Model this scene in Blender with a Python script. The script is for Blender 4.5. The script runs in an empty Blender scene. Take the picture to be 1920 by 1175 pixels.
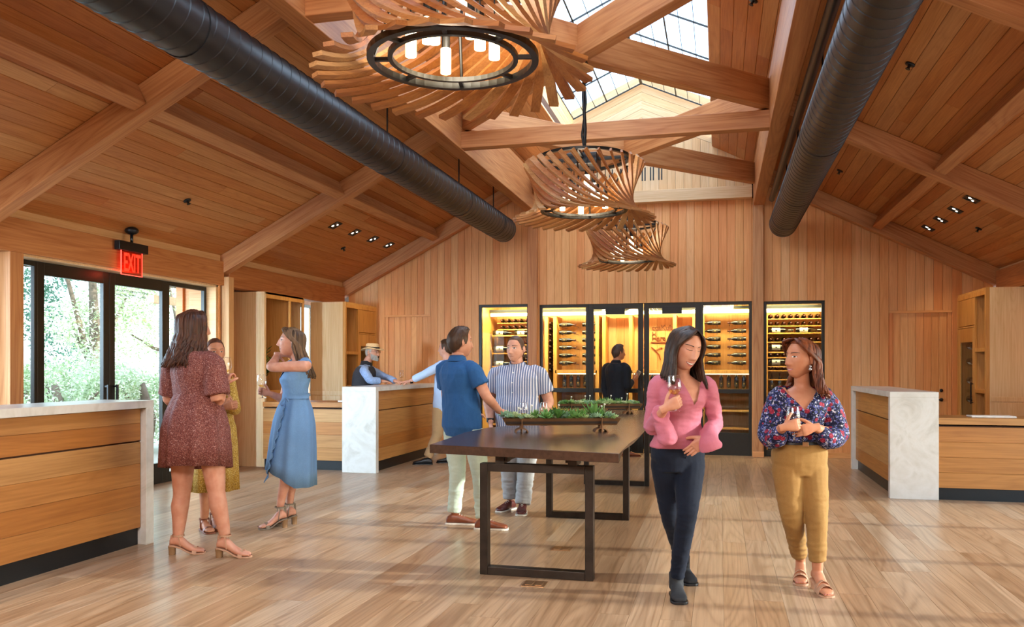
import bpy, bmesh, math, random
from mathutils import Vector as V, Matrix, noise
random.seed(7)
SC = bpy.context.scene
COL = SC.collection
PI = math.pi

# ---------------------------------------------------------------- camera
cd = bpy.data.cameras.new('camera'); cam = bpy.data.objects.new('camera', cd); COL.objects.link(cam)
FPX = 1550.0; YAW = math.atan(389 / FPX); EYE = 1.42
cd.sensor_width = 36; cd.lens = FPX / 1920 * 36; cd.shift_y = 99.5 / 1920; cd.clip_end = 300
cam.location = (0, 0, EYE); cam.rotation_euler = (PI / 2, 0, YAW)
SC.camera = cam
# ---------------------------------------------------------------- colour management
vs = SC.view_settings; vs.view_transform = 'Standard'; vs.look = 'None'; vs.exposure = 0.22; vs.gamma = 1.0; vs.use_curve_mapping = False
SC.cycles.use_denoising = True
SC.cycles.max_bounces = 7; SC.cycles.diffuse_bounces = 4; SC.cycles.glossy_bounces = 4; SC.cycles.transparent_max_bounces = 16
SC.cycles.transmission_bounces = 6; SC.cycles.caustics_reflective = False; SC.cycles.caustics_refractive = False
SC.cycles.sample_clamp_indirect = 4.0
# ---------------------------------------------------------------- world: hazy bright sky
w = bpy.data.worlds.new('sky'); SC.world = w; w.use_nodes = True
nt = w.node_tree; bg = nt.nodes['Background']
sky = nt.nodes.new('ShaderNodeTexSky'); sky.sky_type = 'NISHITA'; sky.sun_disc = False; sky.sun_elevation = math.radians(24); sky.sun_rotation = math.radians(95)
mx = nt.nodes.new('ShaderNodeMix'); mx.data_type = 'RGBA'; mx.inputs[0].default_value = 0.80
nt.links.new(sky.outputs[0], mx.inputs[6]); mx.inputs[7].default_value = (0.86, 0.94, 1.0, 1)
nt.links.new(mx.outputs[2], bg.inputs[0]); bg.inputs[1].default_value = 2.8

def lamp(name, kind, loc, aim, energy, color, **kw):
    d = bpy.data.lights.new(name, kind); d.energy = energy; d.color = color
    for k, v in kw.items(): setattr(d, k, v)
    o = bpy.data.objects.new(name, d); COL.objects.link(o); o.location = loc
    o.rotation_euler = (V(aim) - V(loc)).to_track_quat('-Z', 'Y').to_euler()
    return o
# low sun coming in through the glazing of the right-hand wall (travels towards -X)
lamp('sun', 'SUN', (8, 6.5, 5), (8 - 1, 6.5 - .06, 5 - math.tan(math.radians(15))), 6.5, (1.0, .91, .80), angle=math.radians(1.2))
# daylight entering the glazed doors of the left wall and the skylight, plus two unseen fill lamps added indoors
lamp('daylight_left_doors', 'AREA', (-8.6, 6.2, 2.4), (-5.0, 9.0, .6), 420, (.70, .86, 1.0), shape='RECTANGLE', size=3.0, size_y=2.6)
lamp('daylight_entrance', 'AREA', (-1.8, -2.2, 3.75), (-1.0, 6.5, .4), 360, (1.0, .93, .86), shape='RECTANGLE', size=4.6, size_y=.8)  # added soft fill indoors before the solid end wall, out of view
lamp('daylight_left_front', 'AREA', (-5.9, .8, 1.45), (-5.95, 11.0, 1.15), 27, (.60, .81, 1.0), shape='RECTANGLE', size=.28, size_y=1.3, spread=math.radians(36))  # added cool strip lamp inside the room, out of view, brightens the left cabinets
lamp('daylight_skylight', 'AREA', (-1.24, 6.5, 6.4), (-1.24, 6.5, 0), 300, (.97, .97, 1.0), shape='RECTANGLE', size=2.0, size_y=11.0)

# ---------------------------------------------------------------- helpers
TS = bpy.data.scenes.new('workbench')                       # scratch scene: meshes are grown here, then it is removed
def evaluated(o):
    vl = TS.view_layers[0]; vl.update(); dg = vl.depsgraph; dg.update()
    return bpy.data.meshes.new_from_object(o.evaluated_get(dg))
def prop(o, label=None, cat=None, group=None, kind=None):
    if label: o['label'] = label
    if cat: o['category'] = cat
    if group: o['group'] = group
    if kind: o['kind'] = kind
    return o

def empty(name, loc=(0, 0, 0), rz=0, label=None, cat=None, group=None, kind=None):
    o = bpy.data.objects.new(name, None); COL.objects.link(o); o.location = loc; o.rotation_euler = (0, 0, rz)
    o.empty_display_size = .1
    return prop(o, label, cat, group, kind)

class MB:
    def __init__(s): s.v = []; s.f = []; s.mi = []
    def add(s, vs, fs, m=0):
        b = len(s.v); s.v += [tuple(p) for p in vs]; s.f += [tuple(b + i for i in f) for f in fs]; s.mi += [m] * len(fs); return s
    def box(s, x0, x1, y0, y1, z0, z1, m=0):
        x0, x1 = min(x0, x1), max(x0, x1); y0, y1 = min(y0, y1), max(y0, y1); z0, z1 = min(z0, z1), max(z0, z1)
        return s.add([(x0,y0,z0),(x1,y0,z0),(x1,y1,z0),(x0,y1,z0),(x0,y0,z1),(x1,y0,z1),(x1,y1,z1),(x0,y1,z1)],
                     [(0,3,2,1),(4,5,6,7),(0,1,5,4),(1,2,6,5),(2,3,7,6),(3,0,4,7)], m)
    def bar(s, a, b, w, h, up=(0,0,1), m=0):
        a, b = V(a), V(b); d = (b - a).normalized(); r = d.cross(V(up))
        if r.length < 1e-4: r = d.cross(V((1,0,0)))
        r.normalize(); u = r.cross(d).normalized(); q = []
        for p in (a, b):
            for sx, sy in ((-1,-1),(1,-1),(1,1),(-1,1)): q.append(p + r * sx * w / 2 + u * sy * h / 2)
        return s.add(q, [(0,1,2,3)[::-1],(4,5,6,7),(0,1,5,4),(1,2,6,5),(2,3,7,6),(3,0,4,7)][0:6], m)
    def loft(s, rings, cap=True, m=0, closed=True):
        n = len(rings[0]); b = len(s.v)
        for r in rings: s.v += [tuple(p) for p in r]
        k = 0
        for i in range(len(rings) - 1):
            for j in range(n if closed else n - 1):
                j2 = (j + 1) % n
                s.f.append((b + i*n + j, b + i*n + j2, b + (i+1)*n + j2, b + (i+1)*n + j)); s.mi.append(m)
        if cap and closed:
            s.f.append(tuple(b + j for j in range(n))[::-1]); s.mi.append(m)
            s.f.append(tuple(b + (len(rings)-1)*n + j for j in range(n))); s.mi.append(m)
        return s
    def tube(s, pts, rad, n=10, m=0, cap=True, flat=1.0, up=None):
        pts = [V(p) for p in pts]; rad = rad if isinstance(rad, (list, tuple)) else [rad] * len(pts)
        rings = []; prev = None
        for i, p in enumerate(pts):
            t = (pts[min(i+1, len(pts)-1)] - pts[max(i-1, 0)])
            t = t.normalized() if t.length > 1e-9 else V((0,0,1))
            if prev is None:
                ref = V(up) if up is not None else (V((0,0,1)) if abs(t.z) < .9 else V((0,1,0)))
                x = t.cross(ref).normalized()
            else:
                x = prev - t * prev.dot(t)
                x = x.normalized() if x.length > 1e-6 else t.orthogonal().normalized()
            prev = x; y = t.cross(x); r = rad[i]
            rings.append([p + x * (math.cos(2*PI*k/n) * r) + y * (math.sin(2*PI*k/n) * r * flat) for k in range(n)])
        return s.loft(rings, cap, m)
    def lathe(s, prof, n=20, c=(0,0,0), m=0, cap=False):
        rings = [[(c[0] + r*math.cos(2*PI*k/n), c[1] + r*math.sin(2*PI*k/n), c[2] + z) for k in range(n)] for r, z in prof]
        return s.loft(rings, cap, m)
    def cyl(s, c, r, h, n=16, m=0): return s.lathe([(r, 0), (r, h)], n, c, m, True)
    def sph(s, c, r, n=12, k=8, m=0, sc=(1,1,1)):
        rings = []
        for i in range(1, k):
            t = PI * i / k
            rings.append([(c[0] + sc[0]*r*math.sin(t)*math.cos(2*PI*j/n), c[1] + sc[1]*r*math.sin(t)*math.sin(2*PI*j/n), c[2] - sc[2]*r*math.cos(t)) for j in range(n)])
        return s.loft(rings, True, m)
    def prism(s, poly, z0, z1, m=0):
        n = len(poly); return s.add([(x,y,z0) for x,y in poly] + [(x,y,z1) for x,y in poly],
            [tuple(range(n))[::-1], tuple(range(n, 2*n))] + [(i, (i+1)%n, n+(i+1)%n, n+i) for i in range(n)], m)
    def mesh(s, name, mats, smooth=False):
        me = bpy.data.meshes.new(name); me.from_pydata(s.v, [], s.f)
        mats = mats if isinstance(mats, (list, tuple)) else [mats]
        for m in mats: me.materials.append(m)
        if len(mats) > 1: me.polygons.foreach_set('material_index', s.mi)
        bm = bmesh.new(); bm.from_mesh(me); bmesh.ops.recalc_face_normals(bm, faces=bm.faces); bm.to_mesh(me); bm.free()
        if smooth:
            me.polygons.foreach_set('use_smooth', [True] * len(me.polygons))
        me.update(); return me

def link(name, me, parent=None, mw=None):
    o = bpy.data.objects.new(name, me); COL.objects.link(o)
    if parent is not None: o.parent = parent
    if mw is not None: o.matrix_local = mw
    return o

def obj(name, mb, mats, parent=None, smooth=False, bevel=0, mw=None, seg=2, auto=None):
    me = mb.mesh(name, mats, smooth or auto is not None)
    o = link(name, me, parent, mw)
    if auto is not None:
        try: me.set_sharp_from_angle(angle=math.radians(auto))
        except Exception: pass
    if bevel:
        b = o.modifiers.new('bevel', 'BEVEL'); b.width = bevel; b.segments = seg; b.limit_method = 'ANGLE'
    return o

def dup(root, loc=None, rz=None, label=None, group=None):
    r = root.copy(); COL.objects.link(r)
    if loc is not None: r.location = loc
    if rz is not None: r.rotation_euler = (0, 0, rz)
    if label: r['label'] = label
    if group: r['group'] = group
    for ch in list(root.children):
        c = ch.copy(); COL.objects.link(c); c.parent = r; c.matrix_local = ch.matrix_local.copy()
        for g in ch.children:
            d = g.copy(); COL.objects.link(d); d.parent = c; d.matrix_local = g.matrix_local.copy()
    return r

# world measurements: a point at pixel (px,py) of the survey photograph and a known depth / plane
_F = V((-math.sin(YAW), math.cos(YAW), 0)); _R = V((math.cos(YAW), math.sin(YAW), 0))
def at(px, py, D): return V((0,0,EYE)) + (_F + _R * ((px-960)/FPX) - V((0,0,1)) * ((py-687)/FPX)) * D
def atY(px, py, Y):
    d = _F + _R * ((px-960)/FPX) - V((0,0,1)) * ((py-687)/FPX); return V((0,0,EYE)) + d * (Y / d.y)
def atX(px, py, X):
    d = _F + _R * ((px-960)/FPX) - V((0,0,1)) * ((py-687)/FPX); return V((0,0,EYE)) + d * (X / d.x)
def atZ(px, py, Z):
    d = _F + _R * ((px-960)/FPX) - V((0,0,1)) * ((py-687)/FPX); return V((0,0,EYE)) + d * ((Z-EYE) / d.z)

# ---------------------------------------------------------------- materials
def S(h):  # sRGB hex -> linear
    c = [int(h[i:i+2], 16) / 255 for i in (0, 2, 4)]
    return tuple((x/12.92 if x <= .04045 else ((x+.055)/1.055)**2.4) for x in c) + (1,)
class NM:
    def __init__(s, name, rough=.5, col=(.5,.5,.5,1), metal=0.0, spec=.5):
        s.m = bpy.data.materials.new(name); s.m.use_nodes = True; s.t = s.m.node_tree; s.b = s.t.nodes['Principled BSDF']
        s.b.inputs['Roughness'].default_value = rough; s.b.inputs['Base Color'].default_value = col; s.b.inputs['Metallic'].default_value = metal
        s.b.inputs['Specular IOR Level'].default_value = spec; s.m.diffuse_color = col
    def n(s, typ, **kw):
        x = s.t.nodes.new(typ)
        for k, v in kw.items():
            if k.startswith('i_'): x.inputs[k[2:].replace('_', ' ')].default_value = v
            else: setattr(x, k, v)
        return x
    def l(s, a, b): s.t.links.new(a, b)
    def math(s, op, a, b=None):
        x = s.n('ShaderNodeMath', operation=op)
        for i, v in enumerate((a, b)):
            if v is None: continue
            if isinstance(v, (int, float)): x.inputs[i].default_value = v
            else: s.l(v, x.inputs[i])
        return x.outputs[0]
    def mix(s, fac, a, b, mode='MIX'):
        x = s.n('ShaderNodeMix', data_type='RGBA', blend_type=mode)
        for i, v in ((0, fac), (6, a), (7, b)):
            if isinstance(v, (int, float, tuple)): x.inputs[i].default_value = v
            else: s.l(v, x.inputs[i])
        return x.outputs[2]
    def ramp(s, fac, stops, interp='LINEAR'):
        x = s.n('ShaderNodeValToRGB'); x.color_ramp.interpolation = interp; e = x.color_ramp.elements
        while len(e) < len(stops): e.new(.5)
        for el, (p, c) in zip(e, stops): el.position = p; el.color = c
        s.l(fac, x.inputs[0]); return x.outputs[0]
    def noise(s, vec, scale, detail=3, rough=.5, dist=0):
        x = s.n('ShaderNodeTexNoise'); x.inputs['Scale'].default_value = scale; x.inputs['Detail'].default_value = detail
        x.inputs['Roughness'].default_value = rough; x.inputs['Distortion'].default_value = dist
        if vec is not None: s.l(vec, x.inputs['Vector'])
        return x.outputs[0]
    def coord(s, kind='Object'): return s.n('ShaderNodeTexCoord').outputs[kind]
    def mapping(s, vec, scale=(1,1,1), rot=(0,0,0), loc=(0,0,0)):
        x = s.n('ShaderNodeMapping'); x.inputs['Scale'].default_value = scale; x.inputs['Rotation'].default_value = rot; x.inputs['Location'].default_value = loc
        s.l(vec, x.inputs['Vector']); return x.outputs[0]
    def bump(s, h, strength=.2, dist=.002):
        x = s.n('ShaderNodeBump'); x.inputs['Strength'].default_value = strength; x.inputs['Distance'].default_value = dist
        s.l(h, x.inputs['Height']); s.l(x.outputs[0], s.b.inputs['Normal'])
    def col(s, c): s.l(c, s.b.inputs['Base Color'])

def wood(name, light, dark, tints, rough=.45, grain=1.0, axis=0, spec=.4, rings=.5):
    """boards of sawn wood; the grain runs along the object's local axis"""
    m = NM(name, rough, S(light), spec=spec)
    oi = m.n('ShaderNodeObjectInfo').outputs['Random']; ge = m.n('ShaderNodeNewGeometry').outputs['Random Per Island']
    r = m.math('FRACT', m.math('ADD', m.math('MULTIPLY', oi, 7.31), m.math('MULTIPLY', ge, 5.17)))
    off = m.n('ShaderNodeCombineXYZ')
    for i in range(3): m.l(m.math('MULTIPLY', r, (31.0, 17.0, 47.0)[i]), off.inputs[i])
    add = m.n('ShaderNodeVectorMath', operation='ADD'); m.l(m.coord(), add.inputs[0]); m.l(off.outputs[0], add.inputs[1])
    sc = [7.0*grain]*3; sc[axis] = .55*grain
    fine = [70*grain]*3; fine[axis] = 2.2*grain
    v1 = m.mapping(add.outputs[0], tuple(sc)); v2 = m.mapping(add.outputs[0], tuple(fine))
    n1 = m.noise(v1, 1.0, 4, .5, .6); n2 = m.noise(v2, 1.0, 3, .6, .2); n0 = m.noise(v1, .8, 1, .4, .5)
    rg = m.math('FRACT', m.math('MULTIPLY', n0, 13.0))          # growth rings
    rg = m.math('POWER', m.math('ABSOLUTE', m.math('SUBTRACT', rg, .5)), 2.0)
    g = m.math('ADD', m.math('MULTIPLY', n1, .45), m.math('ADD', m.math('MULTIPLY', n2, .55), m.math('MULTIPLY', rg, -rings*.75)))
    c = m.ramp(g, [(.25, S(dark)), (.62, S(light))])
    t = m.ramp(r, [(i / max(1, len(tints)-1), S(h)) for i, h in enumerate(tints)])
    m.col(m.mix(1.0, c, t, 'MULTIPLY'))
    m.bump(g, .10, .0015)
    return m.m

def plain(name, h, rough=.5, metal=0, spec=.5, var=.08, scale=30, bump=0):
    m = NM(name, rough, S(h), metal, spec)
    n = m.noise(m.coord(), scale, 4)
    c = S(h); lo = tuple(x*(1-var) for x in c[:3]) + (1,); hi = tuple(min(1, x*(1+var)) for x in c[:3]) + (1,)
    m.col(m.ramp(n, [(.3, lo), (.7, hi)]))
    if bump: m.bump(n, bump, .002)
    return m.m

def emis(name, h, strength, base=None):
    m = NM(name, .4, S(base or h)); m.b.inputs['Emission Color'].default_value = S(h); m.b.inputs['Emission Strength'].default_value = strength
    return m.m

def glassy(name, tint='ffffff', rough=0.0, refl=1.0, trans=.96):
    """thin clear glass: transparent with a Fresnel reflection"""
    m = NM(name); t = m.t; out = t.nodes['Material Output']
    tr = m.n('ShaderNodeBsdfTransparent'); c = S(tint); tr.inputs[0].default_value = (c[0]*trans, c[1]*trans, c[2]*trans, 1)
    gl = m.n('ShaderNodeBsdfGlossy'); gl.inputs['Roughness'].default_value = rough; gl.inputs['Color'].default_value = (1,1,1,1)
    lw = m.n('ShaderNodeLayerWeight'); lw.inputs[0].default_value = .5
    fr = m.math('ADD', m.math('MULTIPLY', m.math('POWER', lw.outputs['Facing'], 5.0), .9), .045)
    mxs = m.n('ShaderNodeMixShader'); m.l(m.math('MULTIPLY', fr, refl), mxs.inputs[0]); m.l(tr.outputs[0], mxs.inputs[1]); m.l(gl.outputs[0], mxs.inputs[2])
    m.l(mxs.outputs[0], out.inputs[0]); return m.m

CEDAR_T = ['fbe2ca', 'ffffff', 'f7d6b8', 'fff5e4', 'f2c8a8', 'fbead2', 'f5d4b8']
M = {}
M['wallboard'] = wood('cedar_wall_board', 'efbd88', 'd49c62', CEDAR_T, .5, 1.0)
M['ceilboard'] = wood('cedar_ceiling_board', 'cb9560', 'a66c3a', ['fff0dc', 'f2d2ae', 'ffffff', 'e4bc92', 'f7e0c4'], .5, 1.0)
M['beam'] = wood('fir_beam', 'cf9a68', 'a86c40', ['fff4e6', 'f0d6bd', 'ffffff'], .5, .8, rings=.8)
M['palewood'] = wood('pale_fir_board', 'e8c9a0', 'cfa676', ['ffffff', 'f6e6d2', 'fff6e8'], .5, 1.0)
M['oakpanel'] = wood('oak_counter_panel', 'c0915a', '996c3c', ['ffffff', 'f3dcb8', 'e8c79a', 'fff2dc'], .42, .8)
M['cabinet'] = wood('white_oak_veneer', 'ecd4ae', 'd6b482', ['ffffff', 'fbf0de'], .42, 1.0, axis=2)
M['cabinetdark'] = wood('warm_oak_frame', 'dba75f', 'b47c3c', ['ffffff', 'f6e4c8'], .42, 1.0, axis=2)
M['niche'] = wood('niche_back_panel', 'd9a868', 'b88448', ['ffffff', 'f0dcc8'], .5, 1.0, axis=2)
M['floor'] = wood('oak_floor_plank', 'bea488', '947a60', ['fff8f0', 'f3e4d6', 'ffffff', 'ead7c6', 'f9efe4', 'e6d2c0', 'fdf3e8'], .29, .8, spec=.5, rings=1.1)
M['slat'] = wood('oak_stave', 'c4965f', '936339', ['ffffff', 'e0bf9c', 'd3ab84', 'f6e2ca'], .55, 2.0, rings=.4)
M['slab'] = wood('dark_walnut_slab', '523a2c', '35251c', ['ffffff'], .24, .45, axis=1, spec=.6, rings=.2)
M['subfloor'] = plain('dark_joint', '5c4330', .8)
M['joint'] = plain('shadow_joint', '4a2a14', .8)
M['black'] = plain('black_steel', '17181a', .38, .3, .5)
M['frame'] = plain('dark_bronze_frame', '23221f', .35, .4, .5)
M['steel'] = plain('blackened_steel_leg', '3a322c', .42, .7, .5, .25, 12)
M['duct'] = plain('black_painted_duct', '1d1d1f', .42, .2, .6, .15, 8)
M['chrome'] = plain('brushed_steel', 'b9babb', .25, 1.0)
M['brass'] = plain('brushed_brass_plate', 'a9805a', .35, .8)
M['white'] = plain('white_plaster', 'e9e6df', .8)
M['glass'] = glassy('window_glass', 'f4fbff', 0, .35, .97)
M['wine_glass'] = glassy('wine_glass', 'ffffff', .02, 1.6, .97)
M['wine'] = glassy('white_wine', 'fbeab0', .05, .8, .97)
M['skypane'] = glassy('skylight_pane', 'eef8ff', .1, .5, .95)
def _stone():
    m = NM('pale_marble', .28, S('e3dfd6'), spec=.5)
    c = m.coord(); n1 = m.noise(c, 2.2, 8, .6, 1.5); n2 = m.noise(c, 14, 5, .6)
    v = m.ramp(n1, [(.36, S('b9b4a9')), (.47, S('d0ccc4')), (.53, S('d6d3cd')), (.7, S('c8c3b9'))])
    m.col(m.mix(.25, v, m.ramp(n2, [(.3, S('c9c3b6')), (.7, S('dedcd8'))]))); return m.m
M['stone'] = _stone()
# ================================================================ structure
_bc = {}
def board(parent, name, mat, origin, L, W, N, ln, w, t=.02, ch=.004, g=.0012):
    key = (round(ln, 3), round(w, 4), t, ch, g, mat.name)
    me = _bc.get(key)
    if me is None:
        p = [(g,-t),(w-g,-t),(w-g,-ch),(w-g-ch,0),(g+ch,0),(g,-ch)]
        mb = MB().loft([[(x,y,z) for y,z in p] for x in (g, ln-g)])
        me = _bc[key] = mb.mesh(name, mat)
    mw = Matrix(((L[0],W[0],N[0],origin[0]),(L[1],W[1],N[1],origin[1]),(L[2],W[2],N[2],origin[2]),(0,0,0,1)))
    return link(name, me, parent, mw)
def beam(parent, name, mat, a, b, w, h, up=(0,0,1), bev=.006, top=False):
    """squared timber from a to b; a, b are on the middle of the underside (or of the top)"""
    a, b = V(a), V(b); L = (b-a); ln = L.length; L.normalize(); W = V(up).cross(L).normalized(); N = L.cross(W).normalized()
    z0, z1 = (0, h) if not top else (-h, 0)
    mb = MB().box(0, ln, -w/2, w/2, z0, z1)
    mw = Matrix(((L[0],W[0],N[0],a[0]),(L[1],W[1],N[1],a[1]),(L[2],W[2],N[2],a[2]),(0,0,0,1)))
    return obj(name, mb, mat, parent, bevel=bev, mw=mw)

def pboard(parent, name, mat, origin, L, W, N, poly, t=.02):
    mb = MB().prism(poly, -t, 0)
    return link(name, mb.mesh(name, mat), parent, Matrix(((L[0],W[0],N[0],origin[0]),(L[1],W[1],N[1],origin[1]),(L[2],W[2],N[2],origin[2]),(0,0,0,1))))
YB = 13.66; XL, XR = -6.45, 3.95
SL = .515
def ceilz(x): return 6.24 + SL*x if x < -1.24 else 4.90 - SL*x
X0, X1, Z0 = (1,0,0), (0,1,0), (0,0,1)
SKL, SKR, SKX = -2.37, -.12, -1.24       # skylight edges and ridge

# ---- floor
fl = obj('floor', MB().box(-7.2, 4.6, -3.1, 15.4, -.12, -.021), M['subfloor']); prop(fl, 'pale oak plank floor of the tasting room', kind='structure')
PW = .175; rows = int((4.4 + 7.1) / PW); rng = random.Random(3); cand = []
for i in range(rows):
    x = 4.4 - i*PW; y = 1.2 + rng.random()*-1.6
    while y < 13.7:
        ln = rng.choice((1.5, 1.8, 2.1, 2.4, 2.7)); y1 = y + ln
        if y1 > 13.7: ln = round(13.72 - y, 2)
        if ln > .2: cand.append((x, y, ln))
        y = y1
def vis_area(c):
    x, y, ln = c; ym = max(y + ln*.5, 1.0); D = ym*_F.y + (x-.09)*_F.x
    lat = (V((x-.09, ym, 0)).dot(_R)) / max(D, .1)
    inside = abs(lat) < .66 and D > 4.2
    return (1 if inside else 0, ln / max(D, .5)**3)
cand.sort(key=vis_area, reverse=True)
for x, y, ln in cand[:295]: board(fl, 'floor_plank', M['floor'], (x, y, 0), (0,1,0), (-1,0,0), Z0, ln, PW, .02, .0008, .0005)
mb = MB()
for x, y, ln in cand[295:]:
    g = .0008
    mb.box(y+g, y+ln-g, -x+g, -x+PW-g, -.02, 0)
o = obj('floor_plank_rest', mb, M['floor'], fl, mw=Matrix(((0,-1,0,0),(1,0,0,0),(0,0,1,0),(0,0,0,1)))); o['kind'] = 'stuff'

# ---- wall_back : backing with openings, boards in front
WBd = MB()
zones = [(XL,-5.75,0,None),(-5.75,-4.89,2.33,None),(-4.89,-4.02,0,None),(-4.02,-3.13,2.48,None),(-3.13,-2.95,0,4.1),(-2.95,.5,2.46,4.1),(.5,.68,0,4.1),(.68,1.59,2.45,None),(1.59,2.51,0,None),(2.51,3.39,2.27,None),(3.39,XR,0,None)]
wb_boards = []
def vtop(x): return 5.5 - .44*abs(x - SKX)
for x0, x1, z0, zt in zones:
    n = max(1, round((x1-x0)/.129)); wd = (x1-x0)/n
    for i in range(n):
        a = x0 + i*wd; top = zt or min(ceilz(a), ceilz(a+wd)) + .02
        wb_boards.append((a, wd, z0, top))
    WBd.add([(x0,YB+.02,z0),(x1,YB+.02,z0),(x1,YB+.02,zt or ceilz(x1)+.1),(x0,YB+.02,zt or ceilz(x0)+.1),(x0,YB+.08,z0),(x1,YB+.08,z0),(x1,YB+.08,zt or ceilz(x1)+.1),(x0,YB+.08,zt or ceilz(x0)+.1)],
            [(0,1,2,3),(7,6,5,4),(0,4,5,1),(1,5,6,2),(2,6,7,3),(3,7,4,0)])
WBd.box(-3.13,.68,YB+.02,YB+.08,4.1,4.72)
WBd.add([(SKL,YB+.02,4.7),(SKR,YB+.02,4.7),(SKR,YB+.02,5.55),(SKX,YB+.02,6.1),(SKL,YB+.02,5.55)],[(0,1,2,3,4)])
wb = obj('wall_back', WBd, M['joint']); prop(wb, 'end wall clad in vertical cedar boards', kind='structure')
for a, wd, z0, top in wb_boards:
    board(wb, 'wall_board', M['wallboard'], (a+wd, YB, z0), Z0, (-1,0,0), (0,-1,0), top-z0, wd, .02, .004)
n = 26; wd = 3.45/n
for i in range(n):
    a = -2.95 + i*wd
    g = .0018; poly = [(0, g), (vtop(a+wd)-4.103, g)] + ([(5.5-4.103, a+wd-SKX)] if a < SKX < a+wd else []) + [(vtop(a)-4.103, wd-g), (0, wd-g)]
    pboard(wb, 'gable_board', M['palewood'], (a+wd, YB, 4.1), Z0, (-1,0,0), (0,-1,0), poly)
# chevron boards of the skylight gable
th = math.atan(.44); cw = .128
for k in range(5):
    for sd in (-1, 1):
        ex = SKL if sd < 0 else SKR
        zlo = 5.5 + k*cw/math.cos(th)
        ln = abs(ex - SKX)/math.cos(th)
        g = .0018; tt = math.tan(th)
        if sd < 0:
            L = V((math.cos(th), 0, math.sin(th))); org = V((SKX, YB, zlo)) - L*ln; W = L.cross(V((0,-1,0))) * -1
            poly = [(0,g),(ln+g*tt,g),(ln+(cw-g)*tt,cw-g),(0,cw-g)]
        else:
            L = V((math.cos(th), 0, -math.sin(th))); org = V((SKX, YB, zlo)); W = L.cross(V((0,-1,0))) * -1
            poly = [(-g*tt,g),(ln,g),(ln,cw-g),(-(cw-g)*tt,cw-g)]
        pboard(wb, 'chevron_board', M['palewood'], org, L, W, V((0,-1,0)), poly)
# ventilation slots
for i in range(7):
    for dx in (-.022, .022):
        x = -1.74 + i*.134 + dx
        obj('vent_slot', MB().box(x-.011, x+.011, YB-.004, YB+.002, 4.46, 4.68), M['black'], wb, bevel=.004)
# baseboards and end posts of the wall
for a, b in ((XL,-5.75),(-4.89,-4.02),(1.59,2.51),(3.39,XR)):
    obj('baseboard', MB().box(a, b, YB-.022, YB, 0, .09), M['wallboard'], wb, bevel=.003)
for x in (-3.04, .59):
    beam(wb, 'post', M['beam'], (x, YB-.05, 0), (x, YB-.05, 4.0), .16, .1, up=(0,-1,0))
    obj('post_base', MB().box(x-.085, x+.085, YB-.165, YB, 0, .09), M['wallboard'], wb, bevel=.003)
beam(wb, 'cross_beam', M['palewood'], (-2.95, YB-.08, 4.08), (.5, YB-.08, 4.08), .16, .19)
obj('wall_outlet', MB().box(1.83, 1.90, YB-.012, YB, .40, .52), M['black'], wb, bevel=.004)

# ---- flush doors of the end wall
def flush_door(name, x0, x1, zt, label, lever=False):
    d = obj(name, MB().box(x0, x1, YB+.055, YB+.09, 0, zt), M['joint']); prop(d, label, kind='structure')
    n = 7; wd = (x1-x0-.12)/n
    board(d, 'door_board', M['wallboard'], (x0+.06, YB+.012, 0), Z0, (-1,0,0), (0,-1,0), zt, .06, .06, .004)
    for i in range(n): board(d, 'door_board', M['wallboard'], (x0+.06+(i+1)*wd, YB+.035, 0), Z0, (-1,0,0), (0,-1,0), zt-.01, wd, .02, .004)
    board(d, 'door_board', M['wallboard'], (x1, YB+.012, 0), Z0, (-1,0,0), (0,-1,0), zt, .06, .06, .004)
    obj('door_head', MB().box(x0, x1, YB-.006, YB+.05, zt-.035, zt), M['wallboard'], d, bevel=.003)
    if lever:
        h = MB(); c = (x1-.14, YB+.03, .92)
        h.tube([(c[0],c[1]+.01,c[2]),(c[0],c[1]-.012,c[2])], .026, 16)
        h.tube([(c[0],c[1],c[2]),(c[0],c[1]-.055,c[2]),(c[0]-.02,c[1]-.06,c[2]),(c[0]-.15,c[1]-.06,c[2])], .010, 10)
        obj('lever_handle', h, M['black'], d, smooth=True)
        obj('lock_cylinder', MB().tube([(c[0],c[1]+.01,c[2]+.14),(c[0],c[1]-.012,c[2]+.14)], .024, 16), M['black'], d, smooth=True)
    return d
flush_door('door_2', -5.75, -4.89, 2.33, 'flush cedar-boarded door without a handle behind the middle counter')
flush_door('door_3', 2.51, 3.39, 2.27, 'flush cedar-boarded door with a black lever handle', True)

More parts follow.
